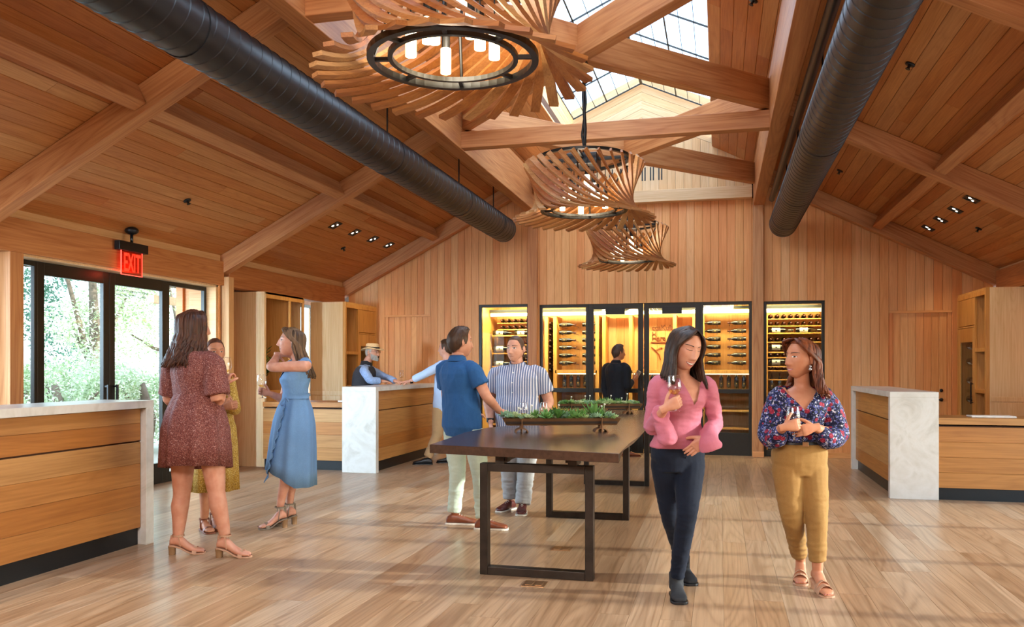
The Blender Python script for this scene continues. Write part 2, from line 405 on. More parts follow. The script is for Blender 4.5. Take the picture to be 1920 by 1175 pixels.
# ---- ceiling: roof deck, boards, rafters, purlins, beams
rd = MB()
def slab(xa, xb, lift=.025, t=.12):
    za, zb = ceilz(xa) if xa != SKL else 6.24+SL*xa, ceilz(xb)
    rd.add([(xa,-3.1,za+lift),(xb,-3.1,zb+lift),(xb,15.5,zb+lift),(xa,15.5,za+lift),(xa,-3.1,za+lift+t),(xb,-3.1,zb+lift+t),(xb,15.5,zb+lift+t),(xa,15.5,za+lift+t)],
           [(0,1,2,3),(7,6,5,4),(0,4,5,1),(1,5,6,2),(2,6,7,3),(3,7,4,0)])
slab(-7.3, SKL); slab(SKR, 4.8)
ce = obj('ceiling', rd, M['joint']); prop(ce, 'pitched timber ceiling with exposed rafters', kind='structure')
Ls = math.sqrt(1 + SL*SL)
rng = random.Random(11)
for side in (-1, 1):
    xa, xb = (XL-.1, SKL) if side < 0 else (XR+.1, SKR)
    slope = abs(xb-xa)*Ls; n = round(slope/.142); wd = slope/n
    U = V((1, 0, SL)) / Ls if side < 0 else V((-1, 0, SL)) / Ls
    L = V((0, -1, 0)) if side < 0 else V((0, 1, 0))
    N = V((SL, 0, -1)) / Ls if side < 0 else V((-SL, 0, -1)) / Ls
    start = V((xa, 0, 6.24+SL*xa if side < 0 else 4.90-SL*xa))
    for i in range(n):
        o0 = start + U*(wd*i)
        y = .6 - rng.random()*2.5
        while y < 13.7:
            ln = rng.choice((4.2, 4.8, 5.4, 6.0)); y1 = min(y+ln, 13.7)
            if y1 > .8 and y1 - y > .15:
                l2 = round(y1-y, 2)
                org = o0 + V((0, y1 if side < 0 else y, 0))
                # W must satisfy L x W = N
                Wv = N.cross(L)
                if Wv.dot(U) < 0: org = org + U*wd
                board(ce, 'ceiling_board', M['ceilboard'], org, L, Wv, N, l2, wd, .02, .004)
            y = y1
RY = (13.53, 9.84, 6.06, 2.28)
RD = .23                                                    # rafter depth, plumb .26
for y in RY:
    for side in (-1, 1):
        f = (lambda x: 6.24+SL*x-.262) if side < 0 else (lambda x: 4.90-SL*x-.262)
        xa, xb = (XL-.05, -2.85) if side < 0 else (XR+.05, .45)
        beam(ce, 'rafter', M['beam'], (xa, y, f(xa)), (xb, y, f(xb)), .15, RD)
for y0, y1 in ((9.92,13.45),(6.14,9.76),(2.36,5.98)):
    for x in (-4.72, 2.30):
        z = ceilz(x); up = V((-SL, 0, 1)) if x < 0 else V((SL, 0, 1))
        beam(ce, 'purlin', M['beam'], (x, y0, z-.21), (x, y1, z-.21), .13, .21, up=up)
beam(ce, 'ridge_side_beam', M['beam'], (-3.0, -2.9, 3.95), (-3.0, YB-.1, 3.95), .17, .60)
beam(ce, 'ridge_side_beam', M['beam'], (.60, -2.9, 3.95), (.60, YB-.1, 3.95), .17, .60)
for y in (1.75, 5.52, 9.25):
    beam(ce, 'tie_beam', M['beam'], (-2.92, y, 3.96), (.52, y, 3.96), .14, .19)
for yn in (3.70, 7.45, 11.2):
    for sx in (-1, 1):
        for sy in (-1, 1):
            ex = -2.93 if sx < 0 else .52
            s = 1.0 if sx > 0 else -1.0
            beam(ce, 'cross_brace', M['beam'], (SKX, yn, 4.20), (ex, yn+sy*1.88, 4.20), .13, .30)
    mb = MB().box(SKX-.07, SKX+.07, yn-.07, yn+.07, 4.185, 4.2); mb.tube([(SKX,yn,4.2),(SKX,yn,4.12)], .012, 8)
    obj('hanger_plate', mb, M['black'], ce)
# eave beams, trims and posts at the side walls
for y0, y1 in ((-2.9,6.0),(6.1,9.78),(9.9,13.45)):
    beam(ce, 'eave_beam', M['beam'], (-6.52, y0, 2.50), (-6.52, y1, 2.50), .2, .32)
    beam(ce, 'eave_trim', M['palewood'], (-6.515, y0, 2.82), (-6.515, y1, 2.82), .09, .10, bev=0)
    beam(ce, 'eave_beam', M['beam'], (4.02, y0, 2.50), (4.02, y1, 2.50), .2, .32)
    beam(ce, 'eave_trim', M['palewood'], (4.015, y0, 2.82), (4.015, y1, 2.82), .09, .08, bev=0)
# skylight curbs
for k in range(4):
    h = .53/4
    board(ce, 'curb_board', M['palewood'], (SKL, .5, 5.02+k*h), (0,1,0), Z0, X0, 13.1, h, .02, .004)
    board(ce, 'curb_board', M['palewood'], (SKR, 13.6, 4.97+k*h), (0,-1,0), Z0, (-1,0,0), 13.1, h, .02, .004)
obj('curb_end', MB().box(SKL,SKR,.44,.5,4.9,6.0), M['palewood'], ce)
# ---- skylight glazing
sk = empty('window_2', label='gabled skylight of pale panes along the ridge', kind='structure')
bars = MB(); Ysk = (.5, 13.62)
def sz(x): return 6.06 - abs(x-SKX)*.45
ny = 12; ymull = [Ysk[0] + (Ysk[1]-Ysk[0])*i/ny for i in range(ny+1)]
for i in range(ny):
    for sd in (SKL, SKR):
        a, b = ymull[i]+.01, ymull[i+1]-.01
        p = [(SKX,a,sz(SKX)),(SKX,b,sz(SKX)),(sd,b,sz(sd)),(sd,a,sz(sd))]
        obj('skylight_pane', MB().add(p + [(x,y,z+.012) for x,y,z in p], [(0,1,2,3),(7,6,5,4),(0,4,5,1),(1,5,6,2),(2,6,7,3),(3,7,4,0)]), M['skypane'], sk)
for y in ymull:
    for sd in (SKL, SKR): bars.bar((SKX,y,sz(SKX)-.012),(sd,y,sz(sd)-.012), .013, .02)
for sd in (SKL, SKR):
    for k in range(1, 6):
        x = SKX + (sd-SKX)*k/6; bars.bar((x,Ysk[0],sz(x)-.01),(x,Ysk[1],sz(x)-.01), .007 if k != 3 else .02, .012)
    bars.bar((sd,Ysk[0],sz(sd)),(sd,Ysk[1],sz(sd)), .02, .02)
bars.bar((SKX,Ysk[0],sz(SKX)-.02),(SKX,Ysk[1],sz(SKX)-.02), .04, .03)
obj('glazing_bars', bars, M['black'], sk)

# ---- left wall
wl = MB()
wl.box(-7.0,-6.62,-3.0,.5,0,2.9); wl.box(-7.0,-6.62,6.28,6.5,0,2.9); wl.box(-6.8,-6.62,.5,9.8,2.5,2.95)
wl.box(-6.9,-6.45,9.70,9.74,0,2.6)
wl.box(-7.1,-7.0,9.7,12.55,0,2.95); wl.box(-7.1,-7.0,13.4,13.7,0,2.95); wl.box(-7.1,-7.0,12.55,13.4,0,.9); wl.box(-7.1,-7.0,12.55,13.4,2.5,2.95)
wl.box(-7.1,-6.62,9.74,9.80,0,2.6)
wlo = obj('wall_left', wl, M['wallboard']); prop(wlo, 'side wall of glazed doors and tall cabinets', kind='structure')
beam(wlo, 'post', M['palewood'], (-6.47, 9.84, 0), (-6.47, 9.84, 2.62), .12, .12, up=(1,0,0))
beam(wlo, 'post', M['beam'], (-6.56, 6.42, 0), (-6.56, 6.42, 2.5), .16, .14, up=(1,0,0))
for nm, a, b in (('door_casing', (6.50,6.52),(0,2.5)),('door_casing',(9.655,9.70),(0,2.5)),('door_casing',(6.5,9.70),(2.475,2.5))):
    obj(nm, MB().box(-6.68,-6.46,a[0],a[1],b[0],b[1]), M['palewood'], wlo, bevel=.003)
# ---- glazed doors : door_1 (two leaves) between two fixed lights
d1 = empty('door_1', label='pair of dark-framed glazed doors between fixed side panes', kind='structure')
def glazed(parent, name, y0, y1, z0, z1, st, top, bot, x=-6.6, th=.05):
    f = MB(); f.box(x-th,x,y0,y0+st,z0,z1); f.box(x-th,x,y1-st,y1,z0,z1); f.box(x-th,x,y0+st,y1-st,z1-top,z1); f.box(x-th,x,y0+st,y1-st,z0,z0+bot)
    o = obj(name, f, M['frame'], parent, bevel=.003)
    obj('pane', MB().box(x-th/2-.004,x-th/2+.004,y0+st-.005,y1-st+.005,z0+bot-.005,z1-top+.005), M['glass'], o)
    return o
glazed(d1,'side_light',6.52,6.85,0,2.47,.04,.05,.12)
L1 = glazed(d1,'door_leaf',6.85,7.845,0,2.47,.085,.13,.25)
L2 = glazed(d1,'door_leaf',7.855,8.84,0,2.47,.085,.13,.25)
glazed(d1,'side_light',8.84,9.65,0,2.47,.05,.05,.12)
for y, lf in ((7.78,L1),(7.92,L2)):
    for sx in (-6.555,):
        h = MB(); h.bar((sx,y,.92),(sx,y,1.22),.03,.018,(1,0,0)); h.bar((-6.60,y,.94),(sx,y,.94),.02,.02); h.bar((-6.60,y,1.20),(sx,y,1.20),.02,.02)
        obj('pull_handle', h, M['black'], lf, bevel=.003)
def text(s, size, mat, parent=None, name='lettering', mw=None, extrude=.002, align='CENTER', bold=0):
    c = bpy.data.curves.new(name, 'FONT'); c.body = s; c.size = size; c.extrude = extrude; c.align_x = align; c.align_y = 'CENTER'; c.offset = bold
    t = bpy.data.objects.new('tmp_text', c); TS.collection.objects.link(t); me = evaluated(t)
    bpy.data.objects.remove(t); me.materials.clear(); me.materials.append(mat); me.name = name
    return link(name, me, parent, mw)
M['print_blue'] = plain('dark_blue_print', '39455c', .6)
def plane_mw(o, xd, yd):
    x, y = V(xd).normalized(), V(yd).normalized(); z = x.cross(y)
    return Matrix(((x[0],y[0],z[0],o[0]),(x[1],y[1],z[1],o[1]),(x[2],y[2],z[2],o[2]),(0,0,0,1)))
text('THIS DOOR TO REMAIN UNLOCKED', .0345, M['print_blue'], L2, 'door_notice', plane_mw((-6.617,8.23,2.285),(0,1,0),(0,0,1)), .0005, bold=.0004)
text('WHEN THIS SPACE IS OCCUPIED', .0345, M['print_blue'], L2, 'door_notice', plane_mw((-6.617,8.23,2.235),(0,1,0),(0,0,1)), .0005, bold=.0004)
# further windows: left wall near the camera, the slot between the cabinets, right wall
w3 = empty('window_3', label='narrow window between the two tall cabinets', kind='structure')
glazed(w3,'window_frame',12.55,13.4,.9,2.5,.04,.05,.05,-7.0)
w4 = empty('window_4', label='side glazing of the left wall beside the camera', kind='structure')
for i in range(4): glazed(w4,'window_frame',.5+i*1.445,.5+(i+1)*1.445,0,2.5,.05,.06,.12)
# ---- right wall with its glazing
wr = MB(); wr.box(4.1,4.2,-3,2.4,0,2.95); wr.box(4.1,4.2,9.62,13.75,0,2.95); wr.box(4.1,4.2,2.4,9.62,2.62,2.95)
wro = obj('wall_right', wr, M['wallboard']); prop(wro, 'right-hand side wall of the tasting room', kind='structure')
w5 = empty('window_5', label='glazed doors in the right-hand wall', kind='structure')
for i in range(5): glazed(w5,'window_frame',2.4+i*1.444,2.4+(i+1)*1.444,0,2.62,.055,.07,.12,4.15)
wf = obj('wall_front', MB().box(-7,4.2,-3.15,-3.0,0,6), M['wallboard']); prop(wf, 'end wall behind the viewer', kind='structure')
# ================================================================ counters
def panel_front(parent, x, y0, y1, z0, z1, nx, name='front_board', rows=None, reveal=None):
    """horizontal oak boards on a vertical face looking along nx (+1: +X, -1: -X)"""
    rows = rows or [(z0, z1)]
    for a, b in rows:
        org = (x, y0, a) if nx > 0 else (x, y1, a)
        L = (0,1,0) if nx > 0 else (0,-1,0)
        board(parent, name, M['oakpanel'], org, L, Z0, (nx,0,0), y1-y0, b-a, .02, .002, .0006)
def panel_front_y(parent, y, x0, x1, rows, name='front_board'):
    for a, b in rows: board(parent, name, M['oakpanel'], (x0, y, a), X0, Z0, (0,-1,0), x1-x0, b-a, .02, .002, .0006)
def bar_counter(label, x0, x1, y0, y1, nx, far=True):
    """stone waterfall counter; the guests' side looks along nx"""
    r = empty('tasting_counter', ((x0+x1)/2, (y0+y1)/2, 0), label=label, cat='counter', group='stone waterfall counters')
    ox, oy = (x0+x1)/2, (y0+y1)/2; a, b, c, d = x0-ox, x1-ox, y0-oy, y1-oy
    obj('stone_top', MB().box(a,b,c,d,1.09,1.15), M['stone'], r, bevel=.003)
    obj('stone_end', MB().box(a,b,c,c+.09,0,1.09), M['stone'], r, bevel=.003)
    obj('stone_end', MB().box(a,b,d-.09,d,0,1.09), M['stone'], r, bevel=.003)
    fx = (b-.05) if nx > 0 else (a+.05)
    bx = (a+.02) if nx > 0 else (b-.02)
    obj('carcass', MB().box(min(fx-nx*.02,bx),max(fx-nx*.02,bx),c+.09,d-.09,.14,1.09), M['joint'], r)
    obj('toe_kick', MB().box(min(fx-nx*.03,bx),max(fx-nx*.03,bx),c+.09,d-.09,0,.14), M['black'], r)
    panel_front(r, fx, c+.095, d-.095, 0, 0, nx, rows=[(.14,.31),(.31,.48),(.48,.65),(.65,.82),(.832,.97),(.97,1.085)])
    return r
LC = bar_counter('marble-topped bar counter in the left front corner, oak boards on its face', -4.92, -4.43, 2.9, 5.77, 1)
MC = bar_counter('marble-topped bar counter where the man in the straw hat leans', -4.92, -4.43, 10.22, 12.75, 1)
RC = bar_counter('marble-topped bar counter on the right before the lever-handled door', 1.78, 2.26, 9.62, 12.35, -1)
def low_counter(label, x0, x1, y0, y1, zt):
    r = empty('low_counter', ((x0+x1)/2, y0, 0), label=label, cat='counter')
    a, b = x0-(x0+x1)/2, x1-(x0+x1)/2; d = y1-y0
    obj('wood_top', MB().box(a,b,0,d,zt-.07,zt), M['oakpanel'], r, bevel=.003)
    obj('carcass', MB().box(a+.005,b-.005,.03,d,.13,zt-.085), M['joint'], r)
    obj('toe_kick', MB().box(a+.005,b-.005,.04,d,0,.13), M['black'], r)
    n = 4; h = (zt-.095-.13)/n
    panel_front_y(r, .01, a, b, [(.13+i*h, .13+(i+1)*h) for i in range(n)])
    return r
low_counter('low pale-oak counter joining the middle marble bar', -6.2, -4.925, 10.37, 10.95, .93)
low_counter('low golden-oak counter at the right edge joining the right marble bar', 2.265, 4.05, 9.64, 10.25, .875)
# sheets lying on the low counters
prop(obj('serving_board', MB().box(2.62,3.05,9.78,10.0,.876,.892), M['white'], bevel=.004), 'flat pale board lying on the low counter at the right edge', 'tray')
prop(obj('serving_board', MB().box(-5.12,-4.96,10.5,10.75,.931,.95), M['white'], bevel=.004), 'flat pale board lying on the low counter beside the middle bar', 'tray')

# ================================================================ tall cabinets
def tall_cabinet_left():
    r = empty('display_cabinet', (-6.55, 11.08, 0), label='tall white-oak cabinet with a plant in its niche, beside the glazed doors', cat='cabinet')
    x0, x1, y0, y1 = -.30, .30, -.58, .58; zt = 2.485
    obj('side_panel', MB().box(x0,x1-.06,y0,y0+.03,0,zt), M['cabinet'], r, bevel=.002)
    obj('side_panel', MB().box(x0,x1-.06,y1-.03,y1,0,zt), M['cabinet'], r, bevel=.002)
    obj('corner_stile', MB().box(x1-.06,x1,y0,y0+.05,0,zt), M['cabinet'], r, bevel=.002)
    obj('back_panel', MB().box(x0,x0+.03,y0+.03,y1-.03,0,zt), M['niche'], r)
    obj('top_panel', MB().box(x0,x1,y0+.03,y1-.03,zt-.03,zt), M['cabinetdark'], r)
    f = MB(); fx = x1-.03
    f.box(fx,x1,y0+.05,y1,2.40,zt); f.box(fx,x1,y1-.05,y1,0,2.40); f.box(fx,x1,.13,.17,1.08,2.40); f.box(fx,x1,y0+.05,y1,.98,1.08); f.box(fx,x1,y0+.05,y1,0,.1)
    obj('face_frame', f, M['cabinetdark'], r, bevel=.002)
    obj('niche_shelf', MB().box(x0+.03,x1-.03,y0+.03,y1-.03,1.0,1.06), M['cabinetdark'], r)
    obj('divider', MB().box(x0+.03,fx,.14,.16,1.06,zt-.03), M['niche'], r)
    for a, b in ((y0+.052,-.01),(0,y1-.052)):
        dr = obj('cabinet_door', MB().box(fx-.005,x1-.006,a,b,.102,.976), M['cabinetdark'], r, bevel=.003)
    return r
tall_cabinet_left()
def tall_cabinet_bottles(x, y0, y1, sx, label, panel_w=.70):
    """front face at local x = 0 looking along sx; the near side panel looks at the viewer"""
    r = empty('display_cabinet', (x, (y0+y1)/2, 0), label=label, cat='cabinet')
    L = (y1-y0)/2; zt = 2.47; X = lambda a: -sx*a           # depth a behind the front
    bx = lambda mb, a0, a1, b0, b1, z0, z1: mb.box(X(a0), X(a1), b0, b1, z0, z1)
    pn = obj('side_panel', bx(MB(), .05, panel_w, -L, -L+.03, 0, zt), M['cabinet'], r, bevel=.002)
    m = MB(); bx(m,.10,panel_w-.06,-L-.004,-L+.01,.62,1.0-.06)
    obj('inset_panel', m, M['cabinet'], pn, bevel=.002)
    m = MB(); bx(m,.06,panel_w,-L-.008,-L,1.0-.04,1.06-.04)
    obj('side_rail', m, M['cabinet'], pn, bevel=.002)
    obj('corner_stile', bx(MB(), 0, .05, -L, -L+.045, 0, zt), M['cabinetdark'], r, bevel=.002)
    obj('side_panel', bx(MB(), .02, panel_w, L-.03, L, 0, zt), M['cabinetdark'], r, bevel=.002)
    obj('back_panel', bx(MB(), .42, .45, -L+.03, L-.03, 0, zt-.03), M['niche'], r)
    obj('top_panel', bx(MB(), 0, panel_w, -L+.03, L-.03, zt-.03, zt), M['cabinetdark'], r)
    f = MB()
    ym = -L+.48
    bx(f,0,.03,-L+.045,L,zt-.09,zt-.03); bx(f,0,.03,ym,ym+.03,.1,zt-.09); bx(f,0,.03,L-.06,L,.1,zt-.09); bx(f,0,.03,-L+.045,L-.06,0,.1)
    for z in (1.62, 1.06): bx(f,0,.40,-L+.045,ym,z,z+.05)
    bx(f,0,.03,ym+.03,L-.06,1.97,1.99)
    obj('face_frame', f, M['cabinetdark'], r, bevel=.002)
    obj('divider', bx(MB(), .03, .42, ym+.005, ym+.025, .1, zt-.03), M['niche'], r)
    obj('upper_door', bx(MB(), .002, .025, ym+.034, L-.064, 2.0, zt-.095), M['cabinetdark'], r, bevel=.003)
    a, b, z0, z1 = ym+.034, L-.064, .11, 1.965; w = .085
    d = MB(); bx(d,.002,.025,a,a+w,z0,z1); bx(d,.002,.025,b-w,b,z0,z1); bx(d,.002,.025,a+w,b-w,z1-.2,z1); bx(d,.002,.025,a+w,b-w,z0,z0+.2)
    dd = obj('glazed_door', d, M['cabinetdark'], r, bevel=.003)
    obj('pane', bx(MB(), .010, .016, a+w-.004, b-w+.004, z0+.196, z1-.196), M['glass'], dd)
    h = MB(); h.bar((sx*.03, a+.04, .90),(sx*.03, a+.04, 1.2), .014, .014, (1,0,0)); h.bar((0,a+.04,.92),(sx*.03,a+.04,.92),.012,.012); h.bar((0,a+.04,1.18),(sx*.03,a+.04,1.18),.012,.012)
    obj('door_handle', h, M['black'], dd)
    return r, L, ym
CB, cbl, cbm = tall_cabinet_bottles(-5.86, 12.30, 13.56, 1, 'tall oak cabinet holding wine bottles behind the man in the straw hat', .62)
CR, crl, crm = tall_cabinet_bottles(3.42, 12.15, 13.50, -1, 'tall oak cabinet with a dark glazed door at the right edge', 1.0)

# ================================================================ bottles
M['bottle'] = plain('dark_bottle_glass', '150f0c', .12, 0, .8, .1)
M['bottle_red'] = plain('oxblood_capsule', '3f100f', .3, 0, .5, .2)
M['label'] = plain('cream_paper_label', 'cfcbb4', .7)
M['label_dark'] = plain('black_paper_label', '2a211c', .6)
M['label_gold'] = plain('gold_print', 'b98d42', .4, .4)
def bottle_proto(name, big=1.0, lab='label', caps='bottle_red'):
    s = big
    prof = [(.0,0),(.034*s,0),(.0375*s,.006*s),(.0375*s,.18*s),(.034*s,.205*s),(.018*s,.235*s),(.0145*s,.25*s),(.0145*s,.295*s),(.0165*s,.297*s),(.0165*s,.306*s),(0,.306*s)]
    ob = obj(name, MB().lathe(prof, 14), M['bottle'], None, smooth=True)
    obj('capsule', MB().lathe([(.0152*s,.252*s),(.0152*s,.296*s),(.0172*s,.297*s),(.0172*s,.308*s),(0,.308*s)], 12), M[caps], ob, smooth=True)
    n = 10; a0, a1 = -PI*.5-1.25, -PI*.5+1.25
    rings = [[(.0383*s*math.cos(a0+(a1-a0)*k/n), .0383*s*math.sin(a0+(a1-a0)*k/n), z*s) for k in range(n+1)] for z in (.045,.145)]
    obj('label', MB().loft(rings, False, closed=False), M[lab], ob, smooth=True)
    obj('label_mark', MB().lathe([(.0, 0),(.008*s,0)], 8) if False else MB().add([(-.008*s,-.0392*s,.085*s),(.008*s,-.0392*s,.085*s),(.008*s,-.0392*s,.105*s),(-.008*s,-.0392*s,.105*s)],[(0,1,2,3)]), M['label_dark'] if lab == 'label' else M['label_gold'], ob)
    return ob
BP = bottle_proto('wine_bottle', 1.0, 'label_dark'); BM = bottle_proto('magnum_bottle', 1.32, 'label', 'bottle')
BP['category'] = 'bottle'; BM['category'] = 'bottle'
used = {}
def put_bottle(proto, loc, rot, label, group, first=[set()]):
    if proto.name not in first[0]: first[0].add(proto.name); b = proto
    else: b = dup(proto)
    b.location = loc; b.rotation_euler = rot; b['label'] = label; b['group'] = group
    return b

# ================================================================ wine room
WY = 14.55                                                   # front of the racks
wrm = MB()
wrm.box(-4.3,1.9,15.2,15.3,0,2.9); wrm.box(-4.2,-4.08,13.78,15.2,0,2.9); wrm.box(1.66,1.78,13.78,15.2,0,2.9); wrm.box(-4.2,1.78,13.74,15.2,2.62,2.7)
wro2 = obj('wall_cellar', wrm, M['cabinetdark']); prop(wro2, 'oak lining of the wine room behind the glass', kind='structure')
fr = empty('window_6', label='black-framed glass front of the wine room', kind='structure')
def cellar_glass(name, x0, x1, st, top, rail=None, bot=.10, z1=2.46, y=YB+.03):
    f = MB(); t = .06
    f.box(x0,x0+st,y,y+t,0,z1); f.box(x1-st,x1,y,y+t,0,z1); f.box(x0+st,x1-st,y,y+t,z1-top,z1); f.box(x0+st,x1-st,y,y+t,0,bot)
    if rail: f.box(x0+st,x1-st,y,y+t,rail,rail+.07)
    o = obj(name, f, M['frame'], fr, bevel=.003)
    obj('pane', MB().box(x0+st-.005,x1-st+.005,y+.026,y+.034,bot-.005,z1-top+.005), M['glass'], o); return o
cellar_glass('fixed_light', -4.02, -3.13, .045, .045, None, .1, 2.48)
cellar_glass('fixed_light', -2.95, -2.12, .045, .05, .99, .36)
DL1 = cellar_glass('glass_door', -2.12, -1.215, .085, .085, .99, .30)
DL2 = cellar_glass('glass_door', -1.205, -.30, .085, .085, .99, .30)
FX2 = cellar_glass('fixed_light', -.30, .5, .045, .05, .99, .36)
cellar_glass('fixed_light', .68, 1.59, .045, .045, None, .1, 2.45)
for d, x in ((DL1, -1.67), (DL2, -.75)): obj('door_closer', MB().box(x-.16,x+.16,YB-.02,YB+.03,2.28,2.40), M['black'], d, bevel=.004)
for d, x in ((DL1, -1.26), (DL2, -1.16)):
    h = MB(); h.bar((x,YB-.03,1.05),(x,YB-.03,1.38),.025,.02,(0,1,0)); h.bar((x,YB-.03,1.08),(x,YB+.03,1.08),.02,.02); h.bar((x,YB-.03,1.35),(x,YB+.03,1.35),.02,.02)
    obj('pull_handle', h, M['black'], d, bevel=.003)
# letters on the glass and on the wall of the wine room
M['letter'] = plain('dark_letter', '3a1c0c', .6); M['letter_gold'] = plain('bronze_letter', 'a5651c', .5, .2)
text('it   benjamin  77  sun', .085, M['letter'], FX2, 'sign_lettering', plane_mw((.10,YB+.055,2.405),(1,0,0),(0,0,1)), .001)
rack = empty('wine_rack', (-1.2, WY, 0), label='built-in oak wine racking with lit niches behind the glass doors', cat='rack')
def rk(name, mb, mat, **k): return obj(name, mb, M[mat], rack, mw=Matrix.Translation((1.2, -WY, 0)), **k)
M['led'] = emis('warm_led_strip', 'ffd890', 9.0, 'fff0c8')
bp = 15.08
rk('back_panel', MB().box(-4.08,1.66,bp,bp+.04,.0,2.35), 'niche')
for a, b in ((-2.1,-.35),):
    n = 12
    for i in range(n):
        wd = (b-a)/n; board(rack, 'lining_board', M['wallboard'], (a+(i+1)*wd+1.2, 14.95-WY, .3), Z0, (-1,0,0), (0,-1,0), 2.0, wd)
for x in (-3.32,-3.02,-2.86,-2.10,-1.98,-1.51,-.75,-.42,-.28,.62,.76): rk('upright', MB().box(x-.03,x+.03,WY,bp,0,2.32), 'cabinetdark', bevel=.003)
for x0, x1 in ((-2.86,-2.10),(-.28,.62),(-1.98,-.42)):
    rk('shelf', MB().box(x0,x1,WY,bp,1.30,1.36), 'cabinetdark', bevel=.003); rk('shelf', MB().box(x0,x1,WY,bp,.98,1.03), 'cabinetdark', bevel=.003)
    rk('light_strip', MB().box(x0+.04,x1-.04,WY+.06,WY+.09,1.285,1.299), 'led')
rk('cornice_light', MB().box(-4.05,1.64,WY-.02,WY+.03,2.335,2.39), 'led')
rk('cornice', MB().box(-4.06,1.65,WY-.05,WY-.02,2.40,2.45), 'black')
rk('sprinkler_pipe', MB().tube([(-4.05,14.1,2.5),(1.6,14.1,2.5)], .022, 10), 'black')
for x in (-3.5,-2.7,-1.5,-.1,1.2): rk('sprinkler_drop', MB().tube([(x,14.1,2.5),(x,14.1,2.55)], .015, 8), 'black')
for z in (.35,.65): rk('shelf', MB().box(-4.05,1.64,WY,bp,z,z+.03), 'cabinetdark')
lamp('cellar_light_a', 'AREA', (-2.5, 14.15, 2.55), (-2.5, 14.75, 1.2), 117, (1.0,.78,.34), size=1.6, shape='RECTANGLE', size_y=.15)
lamp('cellar_light_b', 'AREA', (-.6, 14.15, 2.55), (-.6, 14.75, 1.2), 117, (1.0,.78,.34), size=1.8, shape='RECTANGLE', size_y=.15)
lamp('cellar_light_c', 'AREA', (1.1, 14.15, 2.55), (1.1, 14.75, 1.2), 58, (1.0,.78,.34), size=.9, shape='RECTANGLE', size_y=.15)
lamp('cellar_light_d', 'AREA', (-3.6, 14.15, 2.55), (-3.6, 14.75, 1.2), 58, (1.0,.78,.34), size=.9, shape='RECTANGLE', size_y=.15)
G = 'bottles in the wine room'
# lying bottles: two columns in each lit bay, six rows
rows6 = (2.17, 2.03, 1.895, 1.76, 1.62, 1.485)
for x, sgn, nm in ((-2.79,1,'left column left of the glass doors'),(-2.37,1,'right column left of the glass doors'),(.02,-1,'left column right of the glass doors'),(.44,-1,'right column right of the glass doors')):
    for i, z in enumerate(rows6):
        put_bottle(BP, (x, WY+.06, z), (0, sgn*PI/2, 0), 'bottle on pegs, %s from top, %s' % (('first','second','third','fourth','fifth','lowest')[i], nm), 'wine bottles lying on pegs')
        pg = MB(); pg.tube([(x+sgn*.06,bp,z-.045),(x+sgn*.06,WY+.03,z-.045)],.006,6); pg.tube([(x+sgn*.27,bp,z-.024),(x+sgn*.27,WY+.03,z-.024)],.006,6)
        rk('peg', pg, 'black')
for i in range(5):
    put_bottle(BP, (-2.70+i*.125, WY+.08, 1.035), (0,0,0), 'upright bottle in the lit niche left of the glass doors, %s from the left' % ('first','second','third','fourth','fifth')[i], 'wine bottles standing in the lit niches')
    put_bottle(BP, (.03+i*.125, WY+.08, 1.035), (0,0,0), 'upright bottle in the lit niche right of the glass doors, %s from the left' % ('first','second','third','fourth','fifth')[i], 'wine bottles standing in the lit niches')
for i in range(3): put_bottle(BP, (-1.28+i*.14, WY+.08, 1.035), (0,0,0), 'upright bottle in the niche beside the man in black, %s from the left' % ('first','second','third')[i], 'wine bottles standing in the lit niches')
# end-on bottles and label bottles in the outer windows
ORD = ('first','second','third','fourth','fifth','sixth','seventh','eighth','ninth')
def end_row(x0, n, z, where, step=.113):
    for i in range(n): put_bottle(BP, (x0+i*step, WY+.33, z), (PI/2, 0, 0), 'end-on bottle, %s from the left, %s' % (ORD[i], where), 'wine bottles racked end-on')
    for dz in (-.045,): rk('rail', MB().box(x0-.07,x0+(n-1)*step+.07,WY+.02,WY+.05,z+dz-.012,z+dz+.002), 'cabinetdark')
def label_row(xs, z, where, sg=1):
    for i, x in enumerate(xs): put_bottle(BM, (x, WY+.07, z), (0, sg*PI/2, 0), 'cream-labelled magnum, %s %s' % (('left one on the','right one on the')[i] if len(xs) > 1 else 'alone on the', where), 'cream-labelled magnums')
for x0, x1 in ((.80,1.64),(-4.04,-3.36)):
    for z in (2.06,1.74,1.50,1.28,1.05): rk('shelf', MB().box(x0,x1,WY+.03,bp,z-.09,z-.07), 'cabinetdark')
names = ('top row','second row','third row','fourth row','fifth row')
for k, z in enumerate((2.27,2.15,1.88,1.62,1.40)): end_row(.84, 8, z, names[k] + ' of the right-hand window', .108)
label_row((.80,1.24), 2.03, 'top shelf of the right-hand window'); label_row((.80,), 1.745, 'second shelf of the right-hand window'); label_row((.80,), 1.50, 'third shelf of the right-hand window')
for k, z in enumerate((2.26,2.14)): end_row(-3.86, 5, z, names[k] + ' of the left-hand window', .115)
label_row((-4.02,-3.62), 2.03, 'top shelf of the left-hand window'); label_row((-4.02,), 1.745, 'second shelf of the left-hand window'); label_row((-4.02,), 1.47, 'third shelf of the left-hand window'); label_row((-4.02,), 1.19, 'fourth shelf of the left-hand window')
for k, z in enumerate((1.86,1.70,1.56,1.40)): end_row(-3.62, 3, z, names[k+1] + ' at the right of the left-hand window', .11)
for k in range(9): put_bottle(BP, (-2.955, WY+.33, 2.2-k*.105), (PI/2,0,0), 'end-on bottle in the slim column beside the post, %s from the top' % ('first','second','third','fourth','fifth','sixth','seventh','eighth','ninth')[k], 'wine bottles in the slim column')
